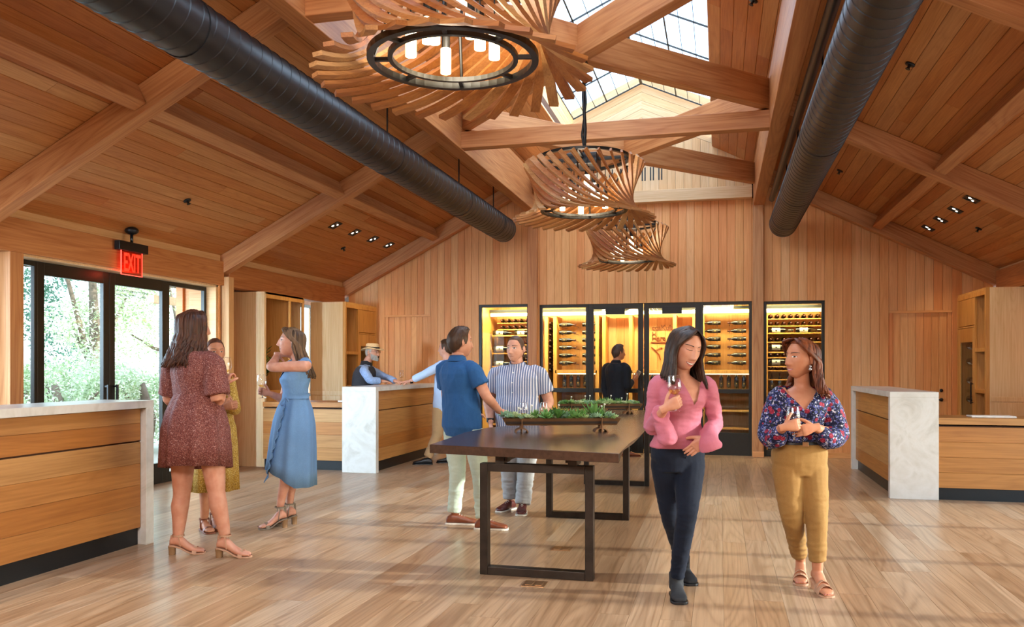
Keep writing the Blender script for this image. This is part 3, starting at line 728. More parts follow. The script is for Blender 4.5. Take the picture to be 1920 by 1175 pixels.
for i in range(3): put_bottle(BP, (.86+i*.13, WY+.08, 1.0), (0,0,0), 'upright wine bottle low in the right-hand window, %s from the left' % ('first','second','third')[i], 'wine bottles standing in the lit niches')
rk('shelf', MB().box(.8,1.64,WY,bp,.96,.99), 'cabinetdark')
# carved sign on the lining and the goblet emblem
sg = empty('wall_sign', (-1.02, 14.9, 2.0), label='bronze lettering and a branch emblem on the boards behind the right glass door', cat='sign')
M['sign_brown'] = plain('brown_bronze_letter', '7a3d12', .5, .1)
text('ccaKula', .125, M['sign_brown'], sg, 'lettering', plane_mw((.04,.03,.11),(1,0,0),(0,0,1)), .006, bold=.002)
text('H', .11, M['sign_brown'], sg, 'lettering', plane_mw((-.11,.03,.0),(1,0,0),(0,0,1)), .006, bold=.002)
text('Hara', .125, M['sign_brown'], sg, 'lettering', plane_mw((-.03,.03,-.075),(1,0,0),(0,0,1)), .006, bold=.002)
obj('underline', MB().box(-.17,.12,.02,.036,-.155,-.14), M['sign_brown'], sg)
b = MB(); b.tube([(-.16,.03,-.23),(-.09,.03,-.29),(-.03,.03,-.36),(.0,.03,-.46)],[.008,.011,.012,.009],8); b.tube([(-.09,.03,-.29),(-.03,.03,-.26),(.0,.03,-.24)],.006,8); b.sph((.02,.03,-.25),.016,8,6)
obj('emblem_branch', b, M['sign_brown'], sg)
# bottles standing in the tall cabinets
for i, (dy, z) in enumerate(((-.5,1.67),(-.38,1.67),(-.5,1.11),(-.36,1.11))):
    put_bottle(BP, (-6.02, 12.93+dy*.9, z), (0,0,PI/2), 'wine bottle on the %s shelf behind the straw hat, %s one' % (('upper','upper','lower','lower')[i], ('near','far','near','far')[i]), 'bottles in the tall cabinets')
for i, z in enumerate((.95,1.22,1.5,1.72)):
    put_bottle(BM, (3.55, 13.36, z), (PI/2,0,0), 'cream-labelled bottle behind the dark glazed door at the right, %s from the bottom' % ('first','second','third','fourth')[i], 'bottles in the tall cabinets')

# ================================================================ long table
tb = empty('communal_table', (-1.25, 7.8, 0), label='long dark walnut table on blackened steel square frames', cat='table')
ox, oy = -1.25, 7.8
rng = random.Random(5)
Lp = [(-1.95,5.42),(-1.98,5.9),(-2.03,6.5),(-1.99,7.05),(-1.73,7.6),(-1.70,8.4),(-1.82,9.4),(-1.86,10.35)]
Rp = [(-.60,10.35),(-.615,9.4),(-.60,8.6),(-.63,7.8),(-.61,7.1),(-.60,6.5),(-.615,5.9),(-.605,5.14)]
top = [(x-ox,y-oy,.88) for x,y in Lp+Rp]; botm = [(x-ox+(.05 if i < 8 else -.05)*(0 if i in (0,15) else 1),y-oy,.82) for i,(x,y) in enumerate(Lp+Rp)]
n = len(top)
obj('table_top', MB().add(botm+top, [tuple(range(n))[::-1], tuple(range(n,2*n))] + [(i,(i+1)%n,n+(i+1)%n,n+i) for i in range(n)]), M['slab'], tb, bevel=.004)
for y in (5.43, 7.65, 9.9):
    f = MB(); x0, x1, t, d = -1.59-ox, -.81-ox, .055, .075; a, b = y-oy, y-oy+d
    f.box(x0,x0+t,a,b,0,.76); f.box(x1-t,x1,a,b,0,.76); f.box(x0+t,x1-t,a,b,.76-t,.76); f.box(x0+t,x1-t,a,b,0,t)
    lg = obj('leg_frame', f, M['steel'], tb, bevel=.003)
    for xx in (x0+.11, x1-.17): obj('spacer', MB().box(xx,xx+.06,a,b+.1,.76,.82), M['steel'], lg)
obj('stretcher', MB().box(-1.45-ox,-1.40-ox,5.45-oy,9.95-oy,.775,.82), M['steel'], tb)
obj('stretcher', MB().box(-1.0-ox,-.95-ox,5.45-oy,9.95-oy,.775,.82), M['steel'], tb)
for (x,y),nm in (((-1.19,6.34),'under the table'),((-1.17,5.27),'before the nearest table frame')):
    p = empty('floor_outlet', (x,y,0), label='square brass floor outlet %s' % nm, cat='outlet')
    obj('cover_plate', MB().box(-.075,.075,-.075,.075,.0005,.005), M['brass'], p, bevel=.002)
    for sx in (-.032,.032): obj('flap', MB().box(sx-.022,sx+.022,-.05,.05,.005,.008), M['brass'], p, bevel=.001)

# ================================================================ succulent troughs
M['rust'] = plain('weathered_steel_trough', '7d5a3c', .6, .5, .4, .3, 9)
M['soil'] = plain('potting_soil', '2d2017', .95, bump=.6)
GREENS = ['7b9a58','9db67a','4c7a34','b4c494','86a988','639048']
for i, g in enumerate(GREENS): M['leaf%d' % i] = plain('succulent_leaf_%s' % ('sage','pale_green','deep_green','grey_green','blue_green','mid_green')[i], g, .5, var=.25, scale=14)
M['bloom'] = plain('pale_blossom', 'e9e2d6', .6)
def rosette(size, n, tilt, mat, long=1.0, seed=0):
    r = random.Random(seed); mb = MB()
    for i in range(n):
        a = i*2.399; lv = i/n; el = tilt*(1-lv*.0) + lv*1.0 - .1 + r.uniform(-.12,.12); ln = size*(1-.45*lv)*long*r.uniform(.85,1.1)
        d = V((math.cos(a)*math.cos(el), math.sin(a)*math.cos(el), math.sin(el))); s = V((-math.sin(a), math.cos(a), 0)); u = s.cross(d)*-1
        wd = size*.17 if long > 1.2 else size*.30
        p0 = V((0,0,.004)); p1 = d*ln*.55; p2 = d*ln + V((0,0,.1*ln))
        mb.add([p0-s*wd*.4, p0+s*wd*.4, p1+s*wd, p2, p1-s*wd, p1 + u*wd*.45, p1 - u*wd*.35],
               [(0,1,2,5),(0,5,4),(5,2,3),(5,3,4),(1,0,6),(1,6,2),(0,4,6),(6,3,2),(6,4,3)])
    return mb
PROT = []
for k, (sz_, n_, t_, lg_) in enumerate(((.038,16,.35,1.0),(.03,14,.5,1.0),(.085,22,.75,1.6),(.05,18,.4,1.1),(.07,18,.8,1.5),(.045,16,.3,1.0),(.026,12,.6,1.0))):
    PROT.append(rosette(sz_, n_, t_, None, lg_, k).mesh('succulent', M['leaf%d' % (2 if k in (2,4) else k % 6)]))
VAR = []
for pm in PROT:
    vs_ = []
    for g in ((2,5) if pm in (PROT[2],PROT[4]) else (0,1,3,4,5)):
        c = pm.copy(); c.materials.clear(); c.materials.append(M['leaf%d' % g]); vs_.append(c)
    VAR.append(vs_)
def trough(c, rz, ln, label, seed, big):
    t = empty('succulent_trough', c, rz, label=label, cat='planter', group='succulent troughs on the long table')
    r = random.Random(seed); h = ln/2; z0, z1 = .055, .115
    ys = [(-.075,z1),(-.045,z0),(.045,z0),(.075,z1)]; yi = [(.068,z1),(.041,z0+.006),(-.041,z0+.006),(-.068,z1)]
    prof = ys + yi
    mb = MB().loft([[(x,y,z) for y,z in prof] for x in (-h+.035, h-.035)], True)
    mb.add([(-h,-.075,z1),(-h,.075,z1),(-h+.035,.045,z0),(-h+.035,-.045,z0),(-h+.035,-.075,z1),(-h+.035,.075,z1)],[(0,3,2,1),(0,4,3),(1,2,5)])
    mb.add([(h,-.075,z1),(h,.075,z1),(h-.035,.045,z0),(h-.035,-.045,z0),(h-.035,-.075,z1),(h-.035,.075,z1)],[(0,1,2,3),(0,3,4),(1,5,2)])
    obj('trough_body', mb, M['rust'], t)
    obj('soil', MB().box(-h+.03,h-.03,-.062,.062,.07,.105), M['soil'], t)
    for sx in (-1, 1):
        x = sx*(h-.16); f = MB(); N = 10
        out = [(-.07,0),(-.07,.12),(.07,.12),(.07,0)]
        f.box(x-.003,x+.003,-.08,.08,.0,.12)
        prof = [(x+.055*math.cos(a), .055*math.sin(a)*.62) for a in [PI*k/N for k in range(N+1)]]
        rings = [[(px,y,max(pz,0)) for px,pz in prof] + [(px*1+(x-px)*.2,y,max(pz*.80,0)) for px,pz in prof[::-1]] for y in (-.07,.07)]
        f.loft(rings, True); f.box(x-.012,x+.012,-.045,.045,.03,.056)
        obj('saddle_foot', f, M['rust'], t)
    cnt = 0
    x = -h+.03
    for i in range(90):
        px = -h+.04 + (ln-.08)*((i+.5)/90) + r.uniform(-.012,.012); py = r.uniform(-.06,.06); k = r.choice((0,0,1,1,3,5,6,6))
        o = link('succulent', r.choice(VAR[k]), t); sc = r.uniform(1.0,1.6)
        o.matrix_local = Matrix.Translation((px,py,.105+r.uniform(0,.015))) @ Matrix.Rotation(r.uniform(0,6.3),4,'Z') @ Matrix.Rotation(r.uniform(-.35,.35),4,'X') @ Matrix.Scale(sc,4)
    for px, k, sc in big:
        o = link('succulent', r.choice(VAR[k]), t)
        o.matrix_local = Matrix.Translation((px,r.uniform(-.03,.02),.105)) @ Matrix.Rotation(r.uniform(0,6.3),4,'Z') @ Matrix.Scale(sc,4)
    for i in range(6):
        px = r.uniform(-h+.08,h-.08); mb = MB(); hh = r.uniform(.06,.12); py = r.uniform(-.04,.04)
        mb.tube([(px,py,.11),(px+.01,py,.11+hh*.6),(px+.015,py,.11+hh)],.0022,5); mb.sph((px+.015,py,.115+hh),.009,7,5,1)
        obj('flower_stalk', mb, [M['leaf3'],M['bloom']], t, smooth=True)
    return t
p1 = atZ(1052, 809, .88); p2 = atZ(1124, 775, .88)
trough((p1.x,p1.y,.8805), YAW+.06, .98, 'nearer long trough of succulents on the table, spiky plants at its right', 21, [(-.12,4,1.1),(-.03,2,1.0),(.10,4,1.1),(.17,2,.9),(.28,2,1.25),(.33,4,1.1),(-.22,2,.75),(.38,5,1.3)])
trough((p2.x,p2.y,.8805), YAW+.03, .98, 'farther long trough of succulents, at the far end of the table', 22, [(-.2,3,1.2),(-.1,3,1.4),(.05,2,.8),(.12,5,1.6),(.22,4,.9),(-.25,5,1.5)])

# ================================================================ potted plant in the cabinet niche
pp = empty('potted_plant', (-6.50,10.84,1.0605), label='dark green leafy plant in the niche of the left cabinet', cat='plant')
obj('pot', MB().lathe([(0,0),(.06,0),(.075,.13),(.068,.13),(.06,.02),(0,.02)],18), M['black'], pp, smooth=True)
M['plant'] = plain('glossy_dark_leaf', '2f6a25', .35, var=.3, scale=10)
rng = random.Random(4)
for i in range(13):
    a = rng.uniform(0,6.28); el = rng.uniform(1.15,1.5); ln = rng.uniform(.40,.66); mb = MB()
    d = V((math.cos(a)*math.cos(el),math.sin(a)*math.cos(el),math.sin(el)))
    st = [V((0,0,.1)) + d*ln*t + V((0,0,-.10*t*t)) + V((math.cos(a),math.sin(a),0))*.06*t*t for t in (0,.33,.66,1)]
    mb.tube(st,[.006,.005,.004,.002],5)
    for k in range(7):
        t = .25+.75*k/6; p = st[0].lerp(st[-1], t) if t < .02 else st[min(2,int(t*3))].lerp(st[min(3,int(t*3)+1)], t*3-int(t*3)) if t < 1 else st[-1]
        for s in (-1,1):
            sd = V((-math.sin(a),math.cos(a),0))*s; q = (sd*.8 + d*.6).normalized(); lw = q.cross(V((0,0,1))).normalized()*.017
            mb.add([p,p+q*.04+lw,p+q*.10,p+q*.04-lw],[(0,1,2,3)])
    obj('leaf_stem', mb, M['plant'], pp)

# ================================================================ ducts
def duct(x, z, label, y1=12.6):
    r = .195; t = empty('ventilation_duct', (x, 5.0, z), label=label, cat='duct', group='spiral ducts')
    mb = MB(); rings = []; y = -2.9; n = 30
    prof = []
    pitch = .135; yy = y
    while yy < y1:
        prof += [(yy, r), (yy+pitch*.86, r), (yy+pitch*.90, r+.004), (yy+pitch*.97, r+.004)]; yy += pitch
    prof = [p for p in prof if p[0] < y1] + [(y1, r)]
    skew = .06
    for yv, rr in prof: rings.append([(rr*math.cos(2*PI*k/n), yv-5.0 + skew*(math.sin(2*PI*k/n)) * (0 if yv > y1-.2 else 1), rr*math.sin(2*PI*k/n)) for k in range(n)])
    obj('duct_pipe', MB().loft(rings, True), M['duct'], t, auto=25)
    obj('end_cap', MB().tube([(0,y1-5.0-.001,0),(0,y1-5.0+.02,0)], r+.004, 30), M['duct'], t, auto=40)
    for yv in (1.5, 4.6, 7.9, 10.3, 12.0):
        zc = ceilz(x) - z
        h = MB(); h.tube([(0,yv-5,r),(0,yv-5,zc+.02)], .009, 8)
        obj('hanger_rod', h, M['black'], t)
        obj('hanger_band', MB().tube([(0,yv-5-.02,0),(0,yv-5+.02,0)], r+.006, 30), M['duct'], t, auto=40)
    return t
duct(-3.30, 3.58, 'left black spiral duct under the pitched ceiling')
duct(.90, 3.50, 'right black spiral duct under the pitched ceiling')
pr = obj('cable_conduit', MB().tube([(.76,-2.5,3.92),(.76,12.9,3.92)], .045, 12), M['black'], smooth=True); prop(pr, 'slim black conduit between the right beam and the right duct', 'conduit')

# ================================================================ ceiling fittings
M['lens'] = emis('lit_lens', 'fff4de', 6, 'fff4de')
def on_ceiling(x, y):
    s = 1 if x < -1.24 else -1
    return V((x, y, ceilz(x))), V((s*SL, 0, -1)).normalized(), V((1, 0, s*SL)).normalized()
sp = 0
for x, y, lb in ((-5.76,8.06,'over the glazed doors'),(-5.74,11.96,'beside the left row of downlights'),(1.62,7.86,'high to the right of the right duct'),(1.59,11.98,'low beside the end of the right duct'),(3.27,11.9,'beside the right row of downlights'),(.30,7.81,'between the skylight and the right beam')):
    c, nrm, tx = on_ceiling(x, y); t = empty('sprinkler_head', c, label='black sprinkler head on the ceiling boards %s' % lb, cat='sprinkler', group='ceiling sprinklers')
    obj('escutcheon', MB().tube([(0,0,0),nrm*.012],.042,16), M['black'], t, smooth=True)
    obj('deflector', MB().tube([nrm*.01,nrm*.045,nrm*.046,nrm*.05],[.012,.012,.022,.022],12), M['black'], t)
for side, pts in (('left', [(-5.39,10.97),(-5.39,11.63),(-5.39,12.31),(-5.39,12.97)]),('right', [(2.9,10.84),(2.9,11.53),(2.9,12.25),(2.9,12.94)])):
    for k, (x, y) in enumerate(pts):
        c, nrm, tx = on_ceiling(x, y); t = empty('recessed_downlight', c, label='square recessed downlight, %s from the front in the %s row' % (('first','second','third','fourth')[k], side), cat='light', group='recessed downlights')
        ty = V((0,1,0)); q = MB()
        B = Matrix((tuple(tx)+(0,),tuple(ty)+(0,),tuple(nrm)+(0,),(0,0,0,1))).transposed()
        fr_ = MB().box(-.085,.085,-.085,-.07,0,.01).box(-.085,.085,.07,.085,0,.01).box(-.085,-.07,-.07,.07,0,.01).box(.07,.085,-.07,.07,0,.01)
        obj('trim_frame', fr_, M['black'], t, mw=B)
        obj('housing', MB().box(-.07,.07,-.07,.07,.0005,.003), M['black'], t, mw=B)
        obj('lens', MB().tube([(-.025,-.03,.004),(-.025,-.03,.008)],.019,14), M['lens'], t, mw=B); obj('lens', MB().tube([(.025,.03,.004),(.025,.03,.008)],.014,14), M['lens'], t, mw=B)
        d = lamp('downlight', 'SPOT', tuple(c + nrm*.03), tuple(c + nrm*.03 + V((0,0,-2)) + V((.5 if side == 'right' else -.4,0,0))), 26, (1,.78,.5), spot_size=1.5, spot_blend=.6, shadow_soft_size=.03)
# exit sign
_e = atX(247, 463, -6.36)
ex = empty('exit_sign', (_e.x, _e.y, _e.z+.045), label='red edge-lit EXIT sign hanging over the glazed doors', cat='sign')
zc = ceilz(-6.36) - _e.z - .045
obj('canopy', MB().sph((0,0.0,zc-.03),.075,18,10,0,(1,1,.6)).tube([(0,0,zc-.07),(0,0,.0)],.016,10), M['black'], ex, smooth=True)
obj('housing', MB().box(-.035,.035,-.235,.235,-.10,.0), M['black'], ex, bevel=.006)
M['red_edge'] = emis('red_lit_edge', 'ff4a3c', 2.2, 'ff6a5c'); M['red_letter'] = emis('red_lit_letter', 'ff2c18', 2.0, 'ff3c28')
M['red_plate'] = glassy('clear_red_plate', 'ffb0a4', .05, .6, .9)
obj('face_plate', MB().box(-.004,.004,-.17,.17,-.36,-.10), M['red_plate'], ex)
e = MB(); e.box(-.005,.005,-.172,-.165,-.362,-.10); e.box(-.005,.005,.165,.172,-.362,-.10); e.box(-.005,.005,-.172,.172,-.366,-.358)
obj('lit_edge', e, M['red_edge'], ex)
text('EXIT', .30, M['red_letter'], ex, 'lettering', plane_mw((.007,0,-.235),(0,1,0),(0,0,1)) @ Matrix.Diagonal((.44,.95,1,1)), .001, bold=.004)
lamp('exit_glow', 'POINT', (-6.38, _e.y, 2.48), (-6.3,7.7,0), 1.2, (1,.12,.06), shadow_soft_size=.05)

# ================================================================ stave chandeliers
M['tube'] = emis('lit_glass_tube', 'ffe2ae', 7.0, 'fff2d8')
def stave_mesh(R0, Rw, R1, z0, z1, wd, th):
    """one stave: a straight chord in plan passing the ring at distance Rw, low and flat at its tip, rising to the top"""
    n = 14; rings = []; P = []; l0 = math.sqrt(R0*R0-Rw*Rw); l1 = math.sqrt(R1*R1-Rw*Rw)
    for i in range(n+1):
        u = i/n; x = -l0 + (l0+l1)*u; P.append(V((-x, -Rw, z0 + (z1-z0)*(.30*u + .70*u**2.3))))
    for i, p in enumerate(P):
        u = i/n; t = (P[min(i+1,n)]-P[max(i-1,0)]).normalized(); rad = V((p.x,p.y,0)).normalized()
        n0 = (rad*(.12+.48*u) + V((0,0,1))*(1.0-.35*u)).normalized(); s = t.cross(n0).normalized(); nn = s.cross(t).normalized()
        rings.append([p+s*wd/2+nn*th/2, p-s*wd/2+nn*th/2, p-s*wd/2-nn*th/2, p+s*wd/2-nn*th/2])
    return MB().loft(rings, True).mesh('stave', M['slat'])
STV = stave_mesh(.645, .43, .545, -.085, .43, .050, .019)
def make_chandelier(y, label, rz):
    c = empty('stave_chandelier', (SKX+.02, y, 2.87), rz, label=label, cat='chandelier', group='stave chandeliers under the ridge')
    ns = 30
    for i in range(ns):
        o = link('stave', STV, c); o.matrix_local = Matrix.Rotation(2*PI*i/ns, 4, 'Z')
    def ring(r, z, w, h):
        mb = MB(); n = 48
        mb.loft([[(rr*math.cos(2*PI*k/n), rr*math.sin(2*PI*k/n), zz) for rr, zz in ((r,z),(r+w,z),(r+w,z+h),(r,z+h))] for k in range(n+1)], False)
        return mb
    f = ring(.372,-.012,.032,.03); 
    f2 = ring(.285,-.005,.022,.022)
    for k in range(8):
        a = 2*PI*k/8; f2.bar((.30*math.cos(a),.30*math.sin(a),.006),(.385*math.cos(a),.385*math.sin(a),.006),.02,.018)
    obj('outer_ring', f, M['frame'], c); obj('inner_ring', f2, M['frame'], c)
    tr = ring(.40,.46,.03,.025)
    for k in range(4):
        a = 2*PI*k/4; tr.bar((0,0,.47),(.41*math.cos(a),.41*math.sin(a),.47),.03,.03); tr.tube([(.385*math.cos(a),.385*math.sin(a),.0),(.30*math.cos(a),.30*math.sin(a),.24),(.41*math.cos(a),.41*math.sin(a),.47)],.008,6)
    obj('top_frame', tr, M['frame'], c)
    obj('driver_box', MB().box(-.14,.14,-.14,.14,.40,.50), M['black'], c, bevel=.005)
    rr = random.Random(8)
    for k in range(8):
        a = 2*PI*k/8+.3; r = .15 if k % 2 else .2; zb = rr.uniform(-.02,.16); x, yy = r*math.cos(a), r*math.sin(a)
        s = obj('lamp_socket', MB().tube([(x,yy,zb+.11),(x,yy,zb+.20)],.021,12).tube([(x,yy,zb+.20),(x,yy,.45)],.004,6), M['black'], c, smooth=False)
        obj('glass_tube', MB().tube([(x,yy,zb),(x,yy,zb+.12)],.026,16), M['tube'], s, smooth=False)
    zt = 4.14 - 2.87
    st = MB(); st.tube([(0,0,.46),(.012,0,.75),(-.004,0,1.05),(0,0,zt)],.016,8); st.tube([(.02,.01,.46),(-.02,.01,.7),(.02,0,1.0),(0,0,zt)],.010,8)
    obj('stem', st, M['black'], c, smooth=True)
    mb = MB()
    for k in range(16):
        a0, a1 = 2*PI*k/16, 2*PI*(k+1)/16; mb.tube([(.045*math.cos(a0),0,zt-.05+.05*math.sin(a0)),(.045*math.cos(a1),0,zt-.05+.05*math.sin(a1))],.007,6)
    obj('hook_ring', mb, M['black'], c)
    lamp('chandelier_light', 'POINT', (SKX+.02, y, 2.98), (0,0,0), 20, (1,.88,.70), shadow_soft_size=.15)
    return c
make_chandelier(3.72, 'nearest stave chandelier, cut by the top of the picture', .2)
make_chandelier(7.60, 'middle stave chandelier hanging over the long table', 0)
make_chandelier(11.25, 'farthest and lowest-looking stave chandelier before the end wall', .1)
# ================================================================ people
import numpy as np
from mathutils.bvhtree import BVHTree
UP = V((0,0,1))
def skin_mat(name, h, h2=None):
    m = NM(name, .5, S(h), spec=.35); n = m.noise(m.coord(), 18, 4)
    c = S(h); c2 = S(h2) if h2 else (c[0]*.9, c[1]*.8, c[2]*.76, 1)
    m.col(m.ramp(n, [(.35, c2), (.6, c)])); m.b.inputs['Subsurface Weight'].default_value = .06
    m.b.inputs['Subsurface Radius'].default_value = (.012,.005,.003); return m.m
M['skin_fair'] = skin_mat('fair_skin', 'cf957a'); M['skin_pale'] = skin_mat('pale_skin', 'd6a089'); M['skin_tan'] = skin_mat('tan_skin', 'bd8262'); M['skin_warm'] = skin_mat('warm_skin', 'ca9278')
M['lip'] = plain('lip', 'b0605c', .4); M['mouth_dark'] = plain('mouth_inside', '5a2422', .6); M['teeth'] = plain('teeth', 'f2ece2', .25, var=.02)
M['eye_white'] = plain('eye_white', 'e6e0da', .25, var=.02); M['iris'] = plain('dark_iris', '2c1c14', .2); M['lash'] = plain('dark_lash', '1d1410', .6)
def hair_mat(name, a, b):
    m = NM(name, .48, S(a), spec=.3); n = m.noise(m.mapping(m.coord(), (60,60,7)), 1.0, 4); ri = m.n('ShaderNodeNewGeometry').outputs['Random Per Island']
    m.col(m.ramp(m.math('ADD', m.math('MULTIPLY', n, .7), m.math('MULTIPLY', ri, .3)), [(.3, S(a)), (.75, S(b))])); return m.m
M['hair_black'] = hair_mat('near_black_hair', '1e1512', '4a352a'); M['hair_auburn'] = hair_mat('auburn_brown_hair', '3f1f13', '8a4a28'); M['hair_brown'] = hair_mat('dark_brown_hair', '2b1811', '5a3522')
M['hair_ash'] = hair_mat('ash_brown_hair', '3a2a1f', '7d6146'); M['hair_short'] = hair_mat('short_brown_hair', '20140e', '47301f'); M['hair_grey'] = hair_mat('grey_beard', '6f675f', 'b5aca2'); M['hair_crop'] = hair_mat('cropped_hair', '3a2c24', '5a463a')
def cloth(name, h, rough=.8, var=.12, scale=200, sheen=.2):
    m = NM(name, rough, S(h), spec=.2); c = m.coord(); n = m.noise(c, scale, 3); n2 = m.noise(c, 6, 3)
    cc = S(h); lo = tuple(x*(1-var) for x in cc[:3])+(1,); hi = tuple(min(1,x*(1+var)) for x in cc[:3])+(1,)
    m.col(m.ramp(m.math('ADD', m.math('MULTIPLY', n, .6), m.math('MULTIPLY', n2, .4)), [(.35, lo), (.65, hi)]))
    m.b.inputs['Sheen Weight'].default_value = .04; m.bump(m.math('ADD', m.math('MULTIPLY', n, .06), m.noise(m.mapping(c,(1,1,.5)), 13, 2, .5, .8)), .30, .010); return m.m
def print_cloth(name, stops, scale, rough=.75, kind='voronoi', extra=None):
    m = NM(name, rough, spec=.2); c = m.coord()
    v = m.n('ShaderNodeTexVoronoi'); v.inputs['Scale'].default_value = scale; m.l(c, v.inputs['Vector'])
    rnd = m.n('ShaderNodeSeparateColor'); m.l(v.outputs['Color'], rnd.inputs[0])
    nz = m.noise(c, scale*2.2, 2)
    base = m.ramp(m.math('ADD', m.math('MULTIPLY', rnd.outputs[0], .8), m.math('MULTIPLY', nz, .2)), stops, 'CONSTANT')
    m.col(base if extra is None else extra(m, c, base)); m.bump(m.noise(m.mapping(c,(1,1,.5)), 14, 2, .5, .8), .4, .012); return m.m
def _floral(m, c, base):
    v = m.n('ShaderNodeTexVoronoi'); v.inputs['Scale'].default_value = 24; m.l(c, v.inputs['Vector'])
    sp = m.n('ShaderNodeSeparateColor'); m.l(v.outputs['Color'], sp.inputs[0])
    mask = m.math('MULTIPLY', m.math('LESS_THAN', v.outputs['Distance'], .40), m.math('GREATER_THAN', sp.outputs[1], .42))
    red = m.ramp(m.noise(c, 150, 2), [(.35, S('5a1424')), (.55, S('8c2338')), (.75, S('b04a5e'))])
    return m.mix(mask, base, red)
M['floral'] = print_cloth('navy_floral_print', [(0, S('191b33')), (.30, S('23284a')), (.48, S('4a4f8a')), (.60, S('c9c4cc')), (.645, S('161a30')), (.80, S('7d83b4')), (.86, S('2a3326')), (.965, S('d8d2cc'))], 105, extra=_floral)
M['speckle'] = print_cloth('brown_speckled_fabric', [(0, S('643430')), (.35, S('7c4740')), (.55, S('8f5f56')), (.72, S('5a2c28')), (.86, S('b5908a'))], 230)
M['yellow_print'] = print_cloth('mustard_print', [(0, S('b08a3a')), (.4, S('c8a450')), (.62, S('8a6426')), (.78, S('d9c07c'))], 210)
M['pink'] = cloth('dusty_pink_jersey', 'b96a7c', .7, .06); M['denim'] = cloth('dark_indigo_denim', '131a29', .85, .3, 300); M['khaki'] = cloth('camel_cotton', '977240', .85, .08)
M['chambray'] = cloth('light_blue_chambray', '6d95c2', .8, .12, 260); M['navy_shirt'] = cloth('blue_linen_shirt', '2a5688', .85, .14, 240); M['mint'] = cloth('pale_mint_chino', 'b9c6b4', .85, .08)
M['stone_chino'] = cloth('blue_grey_chino', 'a9a7a6', .85, .1); M['black_shirt'] = cloth('black_shirt', '16181f', .75, .15); M['vest'] = cloth('charcoal_vest', '3a3a40', .8, .2, 90); M['sky_shirt'] = cloth('pale_blue_shirt', 'b3cbec', .8, .06); M['plaid'] = cloth('pale_blue_checked_shirt', '8fa9d2', .8, .2, 60)
M['tan_chino'] = cloth('tan_chino', 'b3946c', .85, .08); M['scarf'] = cloth('dark_neckerchief', '26262b', .8)
def _stripe():
    m = NM('blue_striped_cotton', .8, spec=.2); c = m.coord(); sp = m.n('ShaderNodeSeparateXYZ'); m.l(m.mapping(c, (1,1,1), (0,0,-.05)), sp.inputs[0])
    w1 = m.math('FRACT', m.math('MULTIPLY', sp.outputs[0], 42.0)); n = m.noise(c, 300, 2)
    k = m.math('LESS_THAN', w1, .36); c1 = m.ramp(n, [(.3, S('5d6a8c')), (.7, S('7c86a4'))]); c2 = m.ramp(n, [(.3, S('c9cad4')), (.7, S('e6e6ec'))])
    m.col(m.mix(k, c1, c2)); return m.m
M['stripes'] = _stripe()
M['leather'] = plain('brown_leather', '7a3f24', .4, var=.15); M['cordovan'] = plain('dark_red_brown_leather', '552420', .35); M['black_leather'] = plain('black_leather', '17181b', .4); M['suede'] = plain('dark_grey_suede', '26282c', .85); M['tan_strap'] = plain('beige_leather', 'b98f72', .5); M['grey_strap'] = plain('taupe_leather', '7d7060', .6); M['sole'] = plain('pale_rubber_sole', 'd9cfc0', .7); M['heel'] = plain('stacked_wood_heel', '8a6845', .5)
M['straw'] = plain('straw', 'd9b98a', .8, var=.15, scale=90, bump=.3); M['band'] = plain('dark_hat_band', '1c1a1a', .7)

def catmull(pts, rad, k=5):
    P = [V(p) for p in pts]; out = []; ro = []
    for i in range(len(P)-1):
        p0 = P[max(i-1,0)]; p1 = P[i]; p2 = P[i+1]; p3 = P[min(i+2,len(P)-1)]
        for j in range(k):
            t = j/k; out.append(.5*((2*p1) + (p2-p0)*t + (2*p0-5*p1+4*p2-p3)*t*t + (3*p1-p0-3*p2+p3)*t*t*t)); ro.append(rad[i]+(rad[i+1]-rad[i])*t)
    out.append(P[-1]); ro.append(rad[-1]); return out, ro
def limb(mb, pts, rad, n=12, k=4, **kw):
    p, r = catmull(pts, rad, k); mb.tube(p, r, n, **kw); return mb
def sup(c, X, Y, rx, ry, n=22, pw=2.25):
    o = []
    for k in range(n):
        a = 2*PI*k/n; ca, sa = math.cos(a), math.sin(a)
        o.append(c + X*(rx*math.copysign(abs(ca)**(2/pw), ca)) + Y*(ry*math.copysign(abs(sa)**(2/pw), sa)))
    return o
def remesh(mb, vox, smooth=3, disp=None):
    me = mb.mesh('tmp_body', M['black']); o = bpy.data.objects.new('tmp_body', me); TS.collection.objects.link(o)
    r = o.modifiers.new('r', 'REMESH'); r.mode = 'VOXEL'; r.voxel_size = vox
    if smooth: s = o.modifiers.new('s', 'SMOOTH'); s.iterations = smooth; s.factor = .5
    out = evaluated(o); bpy.data.objects.remove(o); bpy.data.meshes.remove(me)
    if disp: disp(out)
    return out
def finish(name, me, mat, parent, cut=None, shade=True):
    if cut:
        bm = bmesh.new(); bm.from_mesh(me); kill = [f for f in bm.faces if cut(f.calc_center_median())]
        bmesh.ops.delete(bm, geom=kill, context='FACES')
        for _ in range(4):
            for v in [v for v in bm.verts if v.is_boundary]:
                nb = [e.other_vert(v).co for e in v.link_edges if e.is_boundary]
                if len(nb) == 2: v.co = v.co*.5 + (nb[0]+nb[1])*.25
        bm.to_mesh(me); bm.free()
    me.name = name; me.materials.clear(); me.materials.append(mat)
    me.polygons.foreach_set('use_smooth', [shade]*len(me.polygons))
    return link(name, me, parent)
